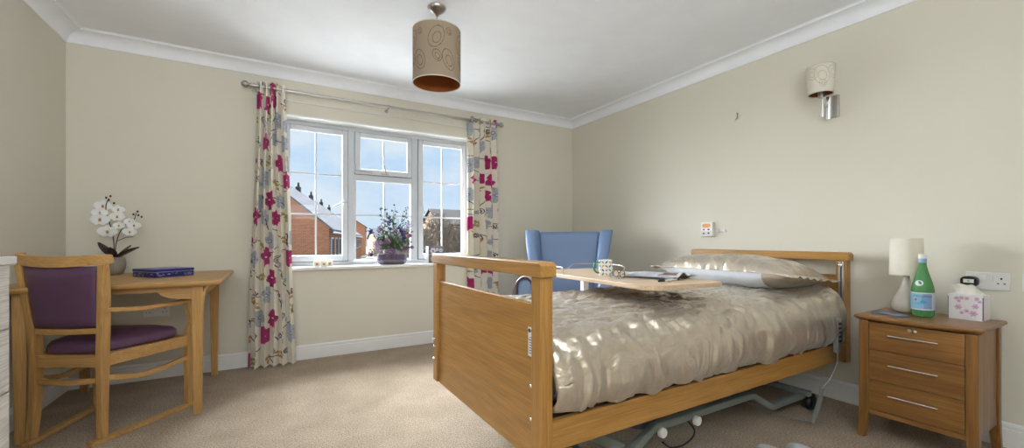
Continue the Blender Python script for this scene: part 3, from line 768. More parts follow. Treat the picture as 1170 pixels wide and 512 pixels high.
# ------------------------------------------------------------ BED
BX0, BX1, BY0, BY1 = .755, 3.00, 1.115, 2.155
def bed():
    t = thing('profiling_bed', 'oak framed adjustable care bed standing on castors', 'bed', (1.88, 1.635, 0))
    ox, oy = 1.88, 1.635
    def o(name, b, m, par=t, **k):
        b.v = [(v[0]-ox, v[1]-oy, v[2]) for v in b.v]; return obj(name, b, m, par, **k)
    pw, pd = .056, .050
    zt = .928
    for x0 in (BX0, BX1-pd):
        for y0 in (BY0, BY1-pw):
            b = MB(); b.box(x0, x0+pd, y0, y0+pw, .245 if x0 < 1 else .27, zt-.052); o('post', b, M['oak_z'], bevel=.003)
    for x0, nm in ((BX0-.006, 'foot_rail'), (BX1-pd-.006, 'head_rail')):
        b = MB(); b.prism([(BY0-.012, zt-.052), (BY1+.012, zt-.052), (BY1+.012, zt-.012), (BY1+.002, zt), (BY0-.002, zt), (BY0-.012, zt-.012)], x0, x0+pd+.014, 'x')
        o(nm, b, M['oak_y'], bevel=.005)
    b = MB(); b.box(BX0+.012, BX0+.034, BY0+pw, BY1-pw, .240, .782); o('foot_panel', b, M['oak_y'], bevel=.002)
    b = MB(); b.box(BX1-.034, BX1-.012, BY0+pw, BY1-pw, .30, .79); o('head_panel', b, M['oak_y'], bevel=.002)
    # dome screws
    for y, zz in ((BY0+pw+.012, .50), (BY0+pw+.012, .385), (BY1-pw-.006, .46), (BY1-pw-.006, .425), (BY1-pw-.006, .36)):
        x = BX0+.012 if y < 1.3 else BX0
        if y > 1.3: y = BY1-pw*.35
        b = MB(); b.lathe([(.009, 0), (.009, -.003), (.006, -.007), (.001, -.009)], 14, (x, y, zz), 'x'); o('screw', b, M['chrome'], smooth=True)
    # maker's label on the foot panel
    b = MB(); b.box(BX0+.0108, BX0+.012, BY0+pw+.006, BY0+pw+.036, .60, .70); lab = o('maker_label', b, M['whiteplastic'])
    b = MB(); b.lathe([(.007, 0), (.007, -.0006)], 14, (BX0+.0106, BY0+pw+.027, .688), 'x')
    rs = random.Random(2)
    for k in range(7):
        zz = .61+k*.009; y0 = BY0+pw+.012
        for q in range(3): y1 = y0+rs.uniform(.002, .006); b.box(BX0+.0102, BX0+.0107, y0, y1, zz, zz+.003); y0 = y1+.002
    b.box(BX0+.0102, BX0+.0107, BY0+pw+.010, BY0+pw+.017, .685, .692)
    o('label_print', b, M['ink'], lab)
    # side rails and the steel deck edge behind them
    for y in (BY0+.004, BY1-.026):
        b = MB(); b.box(BX0+pd, BX1-pd, y, y+.022, .292, .396); o('side_rail', b, M['oak_x'], bevel=.004)
    b = MB(); b.box(BX0+.06, BX1-.06, BY0+.034, BY0+.064, .30, .408); b.box(BX0+.06, BX1-.06, BY1-.064, BY1-.034, .30, .408)
    for k in range(16): x = BX0+.12+k*.125; b.box(x, x+.04, BY0+.064, BY1-.064, .385, .405)
    o('mattress_deck', b, M['darkfabric'])
    # aluminium channels with knob on the headboard posts
    for y in (BY0+pw*.5-.002, BY1-pw*.5):
        b = MB(); b.box(BX1-pd-.010, BX1-pd-.0002, y-.014, y-.004, .285, zt-.056); b.box(BX1-pd-.010, BX1-pd-.0002, y+.004, y+.014, .285, zt-.056); c = o('height_channel', b, M['alu'])
        b = MB(); b.box(BX1-pd-.004, BX1-pd-.0001, y-.0039, y+.0039, .285, zt-.08); o('channel_slot', b, M['black'], c)
        b = MB(); b.lathe([(.011, 0), (.011, -.012), (.006, -.016), (.001, -.016)], 14, (BX1-pd-.0102, y, zt-.078), 'x'); o('locking_knob', b, M['chrome'], c, smooth=True, smooth_angle=40)
    # lifting gear
    for y in (BY0+.13, BY1-.13):
        b = MB(); pth = [(1.10, y, .085), (1.24, y, .085), (1.32, y, .12), (1.44, y, .184), (1.80, y, .184), (2.14, y, .184), (2.19, y, .178), (2.37, y, .082), (2.72, y, .085)]
        b.beam(pth, .035, .034); o('base_tube', b, M['greymetal'], bevel=.006)
    for x in (1.12, 2.70):
        b = MB(); b.beam([(x, BY0+.08, .105), (x, BY1-.08, .105)], .04, .03); o('base_crossbar', b, M['greymetal'], bevel=.005)
    for y in (BY0+.20, BY1-.20):
        b = MB(); b.beam([(1.05, y, .36), (1.30, y, .22), (1.58, y, .13)], .03, .055); o('lift_arm', b, M['bluegrey'], bevel=.004)
        b = MB(); b.beam([(2.60, y, .36), (2.40, y, .26), (2.15, y, .14)], .03, .055); o('lift_arm', b, M['bluegrey'], bevel=.004)
        b = MB(); b.beam([(.95, y-.04, .30), (1.28, y-.04, .12)], .025, .04); o('lift_arm', b, M['greymetal'], bevel=.004)
    b = MB(); b.tube([(1.30, 1.60, .25), (1.85, 1.60, .22)], .032, 16); b.box(1.25, 1.40, 1.55, 1.65, .2, .31); o('actuator', b, M['greymetal'], smooth=True, smooth_angle=40)
    b = MB(); b.tube([(2.0, 1.60, .25), (2.45, 1.60, .28)], .028, 16); b.box(1.92, 2.06, 1.55, 1.65, .2, .30); o('actuator', b, M['greymetal'], smooth=True, smooth_angle=40)
    for x in (1.455, 1.69):
        b = MB(); b.lathe([(.003, 0), (.020, 0), (.022, .004), (.022, .018), (.019, .021), (.003, .021)], 18, (x, BY0+.086, .168), 'y'); o('roller', b, M['whiteplastic'], smooth=True, smooth_angle=50)
    for x in (1.05, 2.74):
        for y in (BY0+.10, 1.905):
            yy = y
            b = MB(); b.lathe([(.010, -.014), (.038, -.014), (.042, -.008), (.042, .008), (.038, .014), (.010, .014)], 24, (x, yy, .042), 'y')
            b.lathe([(.008, .0), (.018, .002), (.018, .006)], 12, (x, yy, .084), 'z')
            b.prism([(x-.03, .03), (x+.012, .02), (x+.022, .07), (x, .092), (x-.03, .085)], yy-.024, yy-.017, 'y'); b.prism([(x-.03, .03), (x+.012, .02), (x+.022, .07), (x, .092), (x-.03, .085)], yy+.017, yy+.024, 'y')
            b.box(x-.028, x+.02, yy-.018, yy+.018, .082, .092)
            o('castor', b, M['black'], smooth=True, smooth_angle=40)
    # black motor cable hanging beneath
    b = MB(); b.tube(smoothpath([(1.46, BY0+.10, .125), (1.52, BY0+.10, .085), (1.62, BY0+.10, .08), (1.69, BY0+.11, .12), (1.69, BY0+.2, .17)]), .004, 6); o('motor_cable', b, M['black'], smooth=True)
bed()

# mattress
b = MB(); b.box(-1.03, 1.045, -.435, .435, 0, .19)
tag(obj('mattress', b, M['mattress'], None, bevel=.035, seg=4, loc=(1.895, 1.635, .409)), 'pale blue-grey mattress on the bed showing beneath the satin duvet', 'mattress')

def fbm(p, o=4, g=.55):
    s = 0; a = 1; q = Vector(p)
    for _ in range(o): s += a*noise.noise(q); q = q*2.03+Vector((3.1, 7.7, 1.9)); a *= g
    return s
def ridge(p, o=3):
    s = 0; a = 1; q = Vector(p)
    for _ in range(o): s += a*(1-2.2*abs(noise.noise(q))); q = q*2.1+Vector((5.1, 1.7, 2.9)); a *= .5
    return s
def duvet():
    X0, X1 = .812, 2.885; yc = 1.635
    nu, nv = 400, 300
    # cross-section: (y offset, z) from the near hem over the top to the far hem
    sec = [(-.515, .435), (-.545, .47), (-.548, .52), (-.538, .57), (-.512, .615), (-.46, .648), (-.36, .664), (-.18, .674), (0, .678), (.2, .674), (.38, .66), (.46, .645), (.51, .61), (.535, .56), (.54, .50), (.53, .45)]
    P = [Vector((0, y, z)) for y, z in sec]; path = smoothpath(P, 20)
    L = [0]
    for i in range(1, len(path)): L.append(L[-1]+(path[i]-path[i-1]).length)
    def at(s):
        d = s*L[-1]; lo, hi = 0, len(L)-1
        while hi-lo > 1:
            m = (lo+hi)//2
            if L[m] <= d: lo = m
            else: hi = m
        k = (d-L[lo])/max(1e-9, L[hi]-L[lo]); p = path[lo].lerp(path[hi], k); tg = (path[hi]-path[lo]).normalized(); return p, Vector((0, -tg.z, tg.y))
    cs = [at(j/(nv-1)) for j in range(nv)]
    vs = []
    for j in range(nv):
        s = j/(nv-1); p, n = cs[j]; d = s*L[-1]
        side = max(0, 1-d/.22); top = min(1, max(0, (d-.16)/.1)); top *= min(1, max(0, (L[-1]-d-.2)/.1))
        for i in range(nu):
            q = i/(nu-1); x = X0+(X1-X0)*q
            # hem curves up to the pillow at the head end
            e = max(0, (q-.90)/.10); lift = e*e*.06 if s < .3 else 0
            x2 = x-.10*e*max(0, (d-.18))*0
            h = 0; wv0 = 1.2*fbm((x*5, d*5, 11))
            h += .013*top*ridge((x*6+.8*fbm((x*2, d*3, 5)), d*9, .3), 3)
            h += .006*top*fbm((x*3.2, d*4, 2.1))+.0042*top*ridge((x*17+wv0, d*23, 6.3), 2)
            wave = fbm((x*3, d*1.5, 9))
            h += side*.016*fbm((x*7+1.5*wave, d*1.6, 4.0), 3)+side*.011*ridge((x*10+wave, d*3.0, 7.0), 3)
            # shallow pleats where the cloth turns over the edge
            cr = math.exp(-((d-.235)/.05)**2); h += cr*.008*math.sin(x*62+4*fbm((x*4, d*3, 1)))
            # quilt end plumpness, tucks towards the foot and head
            ends = min(1, (x-X0)/.10, (X1-x)/.06); drop = (1-math.sqrt(max(0, 1-(1-max(0, ends))**2)))*(.055 if x > 1.5 else .035)
            z = p.z+n.z*h-drop*(1 if p.z > .52 else .0)+(.016*(x-X0)/(X1-X0) if p.z > .5 else 0)
            hem = max(0, 1-d/.05); z += hem*(.016*fbm((x*6.5, 0, 8), 3)-.012)
            y = yc+p.y+n.y*h+(drop*.5 if p.y < 0 else -drop*.5)
            vs.append((x-1.86, y-yc, z+lift-.40))
    b = MB(); b.v = vs
    b.f = [(j*nu+i, j*nu+i+1, (j+1)*nu+i+1, (j+1)*nu+i) for j in range(nv-1) for i in range(nu-1)]
    tag(obj('duvet', b, M['satin'], None, smooth=True, loc=(1.86, yc, .40), solid=.012), 'crinkled champagne satin duvet spread over the bed', 'duvet')
duvet()

def pillow():
    t = thing('pillow', 'plump satin pillow with white underside lying against the headboard', 'pillow', (2.665, 1.625, .788), 0)
    tilt = Matrix.Rotation(R(6), 4, 'Y')
    A, B, T = .215, .425, .100
    def pt(u, v, sg):       # u along y (-1..1), v along x (-1..1)
        ex = (1-abs(u)**3.2)*(1-abs(v)**3.2); h = T*max(0, ex)**.55
        # pulled-in sides, pointed corners
        px = v*A*(1+.10*abs(u)**3-.06*(1-u*u)*0); py = u*B*(1+.06*abs(v)**3)
        w = .010*ridge((px*9, py*5, 3+sg), 3)+.009*fbm((px*14, py*6, sg*4.0))
        w += .008*math.sin(py*70+3*fbm((px*5, py*4, 2)))*abs(v)**1.2*(1-abs(u))
        return tilt @ Vector((px, py, sg*(h+w*min(1, ex*4)) if sg > 0 else -(h*.92+w*.3*min(1, ex*4))))
    n, m = 120, 70
    b = MB(); b.grid(lambda a, c: pt(a*2-1, c*2-1, 1), n, m); b.grid(lambda a, c: pt(a*.36-1-.0*c, c*2-1, -1), 24, m); obj('satin_cover', b, M['satin'], t, smooth=True)
    b = MB(); b.grid(lambda a, c: pt(-.64+a*1.64, c*2-1, -1), n, m); obj('white_underside', b, M['white_cotton'], t, smooth=True)
    b = MB()
    def fl(a, c):
        an = a*2*PI; k = max(abs(math.cos(an)), abs(math.sin(an))); u, v = math.cos(an)/k, math.sin(an)/k
        p = pt(u, v, 1); e = Vector((v*A, u*B, 0)); e.normalize(); w = .006+.042*abs(u)**6
        q = p+tilt @ (e*w*c); q.z += (-.012+.006*math.sin(an*22))*c*abs(u)**4; return q
    b.grid(fl, 240, 5, True); obj('flange', b, M['satin'], t, smooth=True, solid=.003)
pillow()

def handset():
    t = thing('bed_handset', 'grey bed control handset hooked on the side rail by the headboard', 'remote control', (2.735, 1.09, .375))
    b = MB(); b.box(-.024, .024, -.024, .0, -.005, .185); obj('handset_body', b, M['greyplastic'], t, bevel=.006)
    b = MB()
    for k in range(5):
        for q in (0, 1): b.box(-.016+q*.020, -.002+q*.020, -.0265, -.0235, .055+k*.024, .068+k*.024)
    obj('buttons', b, M['ink'], t)
    b = MB(); b.tube(smoothpath([(.0, -.012, -.004), (-.01, -.014, -.06), (-.10, -.02, -.13), (-.19, -.02, -.165)]), .0035, 8)
    pts = []
    A, B = Vector((-.19, -.02, -.165)), Vector((-.235, .01, -.350))
    n = 260
    for k in range(n+1):
        q = k/n; c = A.lerp(B, q)+Vector((0, 0, -.02*math.sin(PI*q))); an = q*2*PI*26; pts.append(c+Vector((math.cos(an)*.010, math.sin(an)*.008, math.sin(an)*.004)))
    b.tube(pts, .003, 5)
    b.tube(smoothpath([B, (-.25, .12, -.366), (-.25, .25, -.366), (-.36, .30, -.30), (-.42, .28, -.17)], 8), .0035, 7)
    obj('cord', b, M['greyplastic'], t, smooth=True)
handset()

# slippers on the floor in front of the bed
for (x, y, rz, lab) in ((1.925, .975, R(30), 'white towelling slipper on the dark carpet beside the bed, nearer the bed foot'), (2.055, .915, R(28), 'white towelling slipper on the carpet beside the bed, nearer the bedside cabinet')):
    t = thing('slipper', lab, 'slipper', (x, y, 0), rz-PI/2+R(35), 'slippers beside the bed')
    b = MB(); b.prism([(.042*math.sin(a)*(1 if math.cos(a) > 0 else .85), .125*math.cos(a)) for a in [2*PI*k/28 for k in range(28)]], 0, .014, 'z'); obj('sole', b, M['slipper'], t, bevel=.004)
    b = MB(); b.grid(lambda u, v: (math.cos(PI*u)*(.046-.03*v**3), .0+.118*v, .012+math.sin(PI*u)*(.058-.030*v*v)+.004*noise.noise(Vector((u*6, v*5, x*9)))), 24, 12); obj('upper', b, M['slipper'], t, smooth=True, solid=.008)

# ------------------------------------------------------------ overbed table
def overbed():
    t = thing('overbed_table', 'pale laminate overbed table on a white column reaching across the bed', 'overbed table', (1.695, 1.75, 0), R(-4.5))
    hw, hl, z = .248, .54, .80
    P = []; rad = .07
    for cx, cy, st in ((hw-rad, hl-rad, 0), (-hw+rad, hl-rad, 1), (-hw+rad, -hl+rad, 2), (hw-rad, -hl+rad, 3)):
        for k in range(9): an = (st+k/8)*PI/2; P.append((cx+rad*math.cos(an), cy+rad*math.sin(an)))
    b = MB(); b.prism(P, z-.022, z, 'z'); obj('table_top', b, M['laminate'], t, bevel=.003)
    b = MB(); b.box(.10, .165, .44, .505, .055, .62); obj('column', b, M['whitemetal'], t, bevel=.006)
    b = MB(); b.box(.112, .153, .452, .493, .62, z-.03); b.box(.02, .21, .40, .52, z-.032, z-.0225); obj('inner_column', b, M['whitemetal'], t, bevel=.003)
    b = MB(); b.beam([(.13, .47, .14), (-.22, .47, .07), (-.24, .47, .07)], .045, .03); b.box(.105, .16, -.25, .50, .055, .085); b.box(-.25, -.19, -.22, .50, .055, .085)
    b = MB(); b.box(.105, .16, .40, .56, .052, .08); b.box(-.27, .40, .455, .50, .052, .078); obj('base', b, M['whitemetal'], t, bevel=.004)
    for x in (-.25, .38):
        b = MB(); b.lathe([(.006, -.010), (.024, -.010), (.026, -.006), (.026, .006), (.024, .010), (.006, .010)], 18, (x, .478, .026), 'y'); b.box(x-.01, x+.01, .466, .49, .04, .056); obj('castor', b, M['black'], t, smooth=True, smooth_angle=40)
    # wire gallery rails at the far end
    b = MB(); b.tube(smoothpath([(-hw+.03, .20, z), (-hw+.03, .20, z+.03), (-hw+.035, .24, z+.036), (-hw+.06, hl-.06, z+.036), (-hw+.12, hl-.02, z+.036), (-hw+.17, hl-.02, z+.034), (-hw+.185, hl-.02, z)], 5), .0035, 8)
    b.tube(smoothpath([(hw-.22, hl-.02, z), (hw-.18, hl-.02, z+.032), (hw-.12, hl-.02, z+.036), (hw-.05, hl-.05, z+.036), (hw-.02, hl-.12, z+.036), (hw-.02, .20, z+.036), (hw-.02, .18, z)], 5), .0035, 8)
    obj('gallery_rail', b, M['steel'], t, smooth=True)
overbed()
ZT = .80
def mug():
    t = thing('mug', 'white china mug printed with orange and blue leaves on the overbed table', 'mug', (1.625, 1.745, ZT), R(160))
    n, m = 160, 60; r = .039; h = .088; prof = lambda q: r*(1-.06*(1-min(1, q*10))**2)
    U, V, vs = [], [], []
    for j in range(m):
        q = j/(m-1)
        for i in range(n): a = 2*PI*i/n; vs.append((prof(q)*math.cos(a), prof(q)*math.sin(a), h*q)); U.append(r*a); V.append(h*q)
    C = np.tile(np.array(lin(228, 226, 220)[:3]), (len(U), 1)); U = np.array(U); V = np.array(V); cols = [lin(214, 130, 40), lin(50, 66, 110), lin(60, 130, 90), lin(130, 140, 160)]
    W = 2*PI*r; k = 0
    for j in range(4):
        for i in range(12):
            cx = (i+.5)*W/12; cy = (j+.5)*h/4
            an = PI/4 if (i+j) % 2 else -PI/4
            x = (U-cx)*math.cos(an)+(V-cy)*math.sin(an); y = -(U-cx)*math.sin(an)+(V-cy)*math.cos(an)
            C[(np.abs(x) < .011) & (np.abs(y) < .0042*np.cos(np.clip(x/.011, -1, 1)*PI/2))] = cols[(i*2+j*3+(i//3)) % 4][:3]
    b = MB(); b.v = vs; b.f = [(j*n+i, j*n+(i+1) % n, (j+1)*n+(i+1) % n, (j+1)*n+i) for j in range(m-1) for i in range(n)]+[tuple(reversed(range(n)))]
    obj('cup', b, vcol('printed_china', .15), t, smooth=True, colors=C)
    b = MB(); b.lathe([(r, h), (r-.0015, h+.0015), (r-.003, h), (r-.0035, .01), (.001, .008)], 48, close=True); obj('inner_wall', b, plain('white_china', lin(226, 226, 222), .15), t, smooth=True)
    b = MB(); b.tube(smoothpath([(r-.001, 0, .072), (r+.018, 0, .076), (r+.030, 0, .058), (r+.028, 0, .034), (r+.012, 0, .018), (r-.002, 0, .020)], 6), .005, 8); obj('handle', b, plain('green_china', lin(54, 140, 92), .2), t, smooth=True)
mug()

def newspaper():
    t = thing('newspaper', 'open grey newspaper spread on the overbed table beside the mug', 'newspaper', (1.815, 1.53, ZT), R(15))
    nu, nv = 120, 90; w, l = .155, .14
    def page(layer):
        U, V, vs = [], [], []
        for j in range(nv):
            v = j/(nv-1)*2-1
            for i in range(nu):
                u = i/(nu-1)*2-1; x = u*w*(1-.02*layer); y = v*l
                z = .004+layer*.0035+.018*math.exp(-((u+.35+.05*layer)/.35)**2)*(1-.3*v)+.006*math.exp(-((u-.5)/.3)**2)+.002*math.sin(u*5+v*3+layer)
                z *= 1 if layer else .55
                vs.append((x+.01*layer, y+.008*layer*math.sin(layer*3+u), max(.001, z))); U.append(u); V.append(v)
        b = MB(); b.v = vs; b.f = [(j*nu+i, j*nu+i+1, (j+1)*nu+i+1, (j+1)*nu+i) for j in range(nv-1) for i in range(nu-1)]
        U, V = np.array(U), np.array(V); C = np.tile(np.array(lin(200, 200, 202)[:3]), (len(U), 1))
        k = (np.sin(V*90) > .1) & (np.abs(np.sin(U*9)) > .18) & (np.abs(U) > .05) & (np.abs(V) < .9); C[k] = lin(168, 168, 172)[:3]
        k = (U > .2) & (U < .85) & (V > .2) & (V < .8); C[k] = lin(104, 106, 116)[:3]
        k = (U < -.25) & (U > -.8) & (V < -.3) & (V > -.85); C[k] = lin(112, 92, 84)[:3]
        return b, C
    m = vcol('newsprint', .8)
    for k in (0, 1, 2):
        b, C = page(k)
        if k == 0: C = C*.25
        obj('sheet', b, m, t, smooth=True, colors=C, solid=.0006)
newspaper()
t = thing('glasses', 'folded dark rimmed spectacles on the overbed table at the newspaper edge', 'glasses', (1.585, 1.60, ZT), R(75))
b = MB()
for sx in (-1, 1): b.tube([(sx*.033+.026*math.cos(a), 0, .022+.019*math.sin(a)) for a in [2*PI*k/18 for k in range(19)]], .0022, 6)
b.tube(smoothpath([(-.008, 0, .026), (0, 0, .030), (.008, 0, .026)]), .002, 6); obj('frame', b, M['black'], t, smooth=True)
for sx in (-1, 1):
    b = MB(); b.tube(smoothpath([(sx*.059, 0, .026), (sx*.061, .01, .026), (sx*.02, .022+.006*sx, .016), (-sx*.045, .024+.006*sx, .006), (-sx*.06, .026+.006*sx, .004)]), .0022, 6); obj('temple', b, M['black'], t, smooth=True)
t = thing('pen', 'slim black and clear pen on the overbed table in front of the newspaper', 'pen', (1.66, 1.352, ZT+.0045), R(8))
b = MB(); b.tube([(-.03, 0, 0), (.085, 0, 0)], .0038, 10); obj('barrel', b, M['whiteplastic'], t, smooth=True, smooth_angle=50)
b = MB(); b.tube([(-.075, 0, 0), (-.025, 0, 0)], .0045, 10); b.box(-.07, -.03, -.0012, .0012, .004, .008); obj('cap', b, M['black'], t)
b = MB(); b.lathe([(.0043, .085), (.0043, .10)], 10, (0, 0, 0), 'x'); obj('end_plug', b, M['black'], t)

# ------------------------------------------------------------ wing armchair in the corner
def wing_chair():
    t = thing('wing_armchair', 'pale blue high-backed wing armchair in the corner behind the bed', 'armchair', (2.27, 2.93, 0), math.atan2(-.66, -.58)+PI/2)
    # local: chair faces -y
    B = M['blue']
    def cushion(name, x0, x1, y0, y1, z0, z1, r=.03, puff=.0):
        b = MB(); b.box(x0, x1, y0, y1, z0, z1); return obj(name, b, B, t, bevel=r, seg=5, smooth=True, smooth_angle=50)
    cushion('seat_base', -.30, .30, -.33, .27, .20, .36, .02)
    cushion('seat_cushion', -.262, .262, -.36, .20, .362, .48, .04)
    # back: tapered, leaning
    b = MB(); K = 12; lay = []
    def back(z0, z1, w0, w1, th):
        lo = [(-w0, .19, z0), (w0, .19, z0), (w0, .19+th, z0), (-w0, .19+th, z0)]; hi = [(-w1, .30, z1), (w1, .30, z1), (w1, .30+th*.8, z1), (-w1, .30+th*.8, z1)]
        return MB().hexa(lo, hi)
    obj('backrest', back(.36, 1.082, .245, .300, .12), B, t, bevel=.03, seg=5, smooth=True, smooth_angle=50)
    # wings: flat bolsters flaring outwards and tapering down
    for s in (-1, 1):
        # outline in the y-z plane, thick outwards
        n = 16; inner = []; outer = []
        for k in range(n+1):
            q = k/n; z = .56+q*(1.098-.56)
            yb = .215+.10*q+.06; yf = (.02+.055*q)-.10*math.sin(PI*min(1, q*.9+.05))*.6+.09*q**6
            xi = s*(.232+.062*q**1.2); xo = s*(.295+.095*q**1.1)
            inner.append((xi, yf, yb, z)); outer.append((xo, yf, yb, z))
        vs = []
        for k in range(n+1):
            xi, yf, yb, z = inner[k]; xo = outer[k][0]
            xm = (xi+xo)/2
            vs += [(xi, yb, z), (xi, yf+.03, z), (xi+s*.012, yf+.006, z), (xm+s*.012, yf-.004, z), (xo-s*.006+s*.02, yf+.012, z), (xo+s*.02, yf+.05, z), (xo, yb, z)]
        m = 7; b = MB(); b.v = vs
        b.f = [(k*m+i, k*m+(i+1) % m, (k+1)*m+(i+1) % m, (k+1)*m+i) for k in range(n) for i in range(m)]+[tuple(range(m)), tuple(n*m+i for i in range(m))]
        obj('wing', b, B, t, bevel=.016, seg=3, smooth=True, smooth_angle=60)
        # scroll arm
        b = MB(); P = []
        for k in range(15): a = PI*k/14; P.append((s*.325+.058*math.cos(a)*1, .615+.062*math.sin(a)))
        P = [(s*.325+.058, .22)]+P+[(s*.325-.058, .22)]
        b.prism(P, -.36, .26, 'y'); obj('arm', b, B, t, bevel=.02, seg=4, smooth=True, smooth_angle=50)
    for x in (-.30, .30):
        for y in (-.30, .24):
            b = MB(); b.lathe([(.014, 0), (.018, .02), (.026, .16), (.028, .219)], 14, (x, y, 0)); obj('leg', b, M['oak_z'], t, smooth=True, smooth_angle=50)
    return t
wc = wing_chair()
# small cream cushion and a cream throw with plum edging
def throw():
    t = thing('throw', 'cream throw with plum edging draped over the blue armchair arm', 'throw', wc.location, wc.rotation_euler.z)
    s = 1
    path = smoothpath([(.245, 0, .50), (.255, 0, .60), (.275, 0, .665), (.325, 0, .698), (.378, 0, .668), (.408, 0, .60), (.435, 0, .46), (.46, 0, .30)], 6)
    for s in (1,):
        def f(u, v):
            i = min(int(u*(len(path)-1)), len(path)-2); k = u*(len(path)-1)-i; p = path[i].lerp(path[i+1], k)
            y = -.366+.30*v-.02*u+.008*math.sin(u*6)
            return Vector((-p.x+.004*math.sin(v*14+u*4), y, p.z+.004*math.sin(v*10)))
        b = MB(); b.grid(f, 50, 24); obj('cloth', b, plain('cream_fleece', lin(222, 212, 200), .9, bump=.4), t, smooth=True, solid=.008)
        b = MB(); b.tube([f(u/40, 0)+Vector((.0, -.004, 0)) for u in range(41)], .005, 6); b.tube([f(u/40, 1)+Vector((0, .004, 0)) for u in range(41)], .005, 6)
        obj('edging', b, plain('plum_edging', lin(110, 40, 84), .8), t, smooth=True)
throw()

# ------------------------------------------------------------ bedside cabinet
def cabinet():
    t = thing('bedside_cabinet', 'warm oak bedside cabinet with three drawers by the right wall', 'bedside cabinet', (2.775, .725, 0))
    x0, x1, y0, y1, z = -.19, .205, -.225, .228, .62
    # bow-fronted top with moulded edge
    def outline(i):
        P = []
        for k in range(17):
            q = k/16; y = y1-i+(y0-y1+2*i)*q; P.append((x0+i-.022*math.sin(PI*q)+.012, y))
        P += [(x1-.0, y0+i), (x1-.0, y1-i)]
        return P
    lay = [(.022, z-.026), (.010, z-.022), (.002, z-.014), (.0, z-.008), (.003, z-.002), (.008, z)]
    rings = [outline(i) for i, _ in lay]; n = len(rings[0]); b = MB()
    b.add([(p[0], p[1], lay[k][1]) for k, r_ in enumerate(rings) for p in r_],
          [(k*n+i, k*n+(i+1) % n, (k+1)*n+(i+1) % n, (k+1)*n+i) for k in range(len(lay)-1) for i in range(n)]+[tuple(reversed(range(n))), tuple((len(lay)-1)*n+i for i in range(n))])
    obj('cabinet_top', b, M['noak_y'], t)
    pw = .040; fx = x0+.022
    for (px, sx) in ((fx, -1), (x1-.046, 1)):
        for (py, sy) in ((y0+.018, -1), (y1-.018-pw, 1)):
            b = MB(); zz = z-.027
            hi = [(px, py, zz), (px+pw, py, zz), (px+pw, py+pw, zz), (px, py+pw, zz)]; mid = [(a, c, .15) for a, c, _ in hi]
            ox, oy = sx*.010, sy*.004; k = .009
            lo = [(px+k*(sx > 0)+ox, py+k*(sy > 0)+oy, 0), (px+pw-k*(sx < 0)+ox, py+k*(sy > 0)+oy, 0), (px+pw-k*(sx < 0)+ox, py+pw-k*(sy < 0)+oy, 0), (px+k*(sx > 0)+ox, py+pw-k*(sy < 0)+oy, 0)]
            vs = lo+mid+hi; b.add(vs, [(3, 2, 1, 0), (8, 9, 10, 11)]+[(a+4*r_, (a+1) % 4+4*r_, (a+1) % 4+4+4*r_, a+4+4*r_) for r_ in (0, 1) for a in range(4)])
            obj('leg', b, M['noak_z'], t, bevel=.004)
    ya, yb = y0+.018+pw, y1-.018-pw
    b = MB(); b.box(fx+pw, x1-.046, y0+.026, y0+.040, .135, z-.027); b.box(fx+pw, x1-.046, y1-.040, y1-.026, .135, z-.027); b.box(x1-.03, x1-.02, ya, yb, .135, z-.027); b.box(fx+.01, x1-.03, y0+.04, y1-.04, .135, .148)
    obj('carcass', b, M['noak_z'], t)
    b = MB(); b.box(fx+.004, fx+.022, ya, yb, .125, .147); obj('bottom_rail', b, M['noak_y'], t)
    zs = [.149, .298, .450, .590]
    for k in range(3):
        b = MB(); b.box(fx+.003, fx+.022, ya+.0015, yb-.0015, zs[k]+.0015, zs[k+1]-.0015); d = obj('drawer', b, M['noak_y'], t, bevel=.0015)
        zc = zs[k]+(.088 if k < 2 else .082); ym = (ya+yb)/2; m = MB(); m.tube([(fx-.016, ym-.088, zc), (fx-.016, ym+.088, zc)], .0042, 10)
        m.tube([(fx-.016, ym-.065, zc), (fx+.004, ym-.065, zc)], .0035, 8); m.tube([(fx-.016, ym+.065, zc), (fx+.004, ym+.065, zc)], .0035, 8)
        obj('drawer_handle', m, M['chrome'], d, smooth=True, smooth_angle=50)
        if k == 2:
            m = MB(); m.lathe([(.012, 0), (.012, -.006), (.009, -.010), (.001, -.010)], 18, (fx+.003, ym+.012, .571), 'x'); m.lathe([(.007, 0), (.007, -.008), (.001, -.009)], 12, (fx+.003, ym-.008, .569), 'x'); obj('lock', m, M['chrome'], d, smooth=True, smooth_angle=50)
cabinet()
ZN = .62
def table_lamp():
    t = thing('table_lamp', 'small table lamp with cream drum shade and grey teardrop base on the bedside cabinet', 'table lamp', (2.885, .83, ZN))
    b = MB(); prof = smoothpath([(.040, 0, 0), (.056, 0, .012), (.062, 0, .035), (.056, 0, .065), (.036, 0, .105), (.021, 0, .145), (.015, 0, .18), (.014, 0, .196)], 5)
    b.lathe([(.001, 0)]+[(p.x, p.z) for p in prof]+[(.001, .197)], 40); obj('lamp_base', b, M['ceramic'], t, smooth=True)
    b = MB(); b.lathe([(.012, .196), (.014, .2), (.014, .235), (.008, .237)], 18); obj('bulb_holder', b, M['whiteplastic'], t, smooth=True, smooth_angle=40)
    b = MB(); b.lathe([(.068, .197), (.065, .39), (.0635, .39), (.0665, .197), (.068, .197)], 56, close=True)
    obj('lamp_shade', b, M['shade_cream'], t, smooth=True, smooth_angle=40)
    b = MB(); b.lathe([(.010, .235), (.014, .25), (.024, .28), (.022, .30), (.001, .315)], 18); obj('bulb', b, M['whiteplastic'], t, smooth=True)
table_lamp()

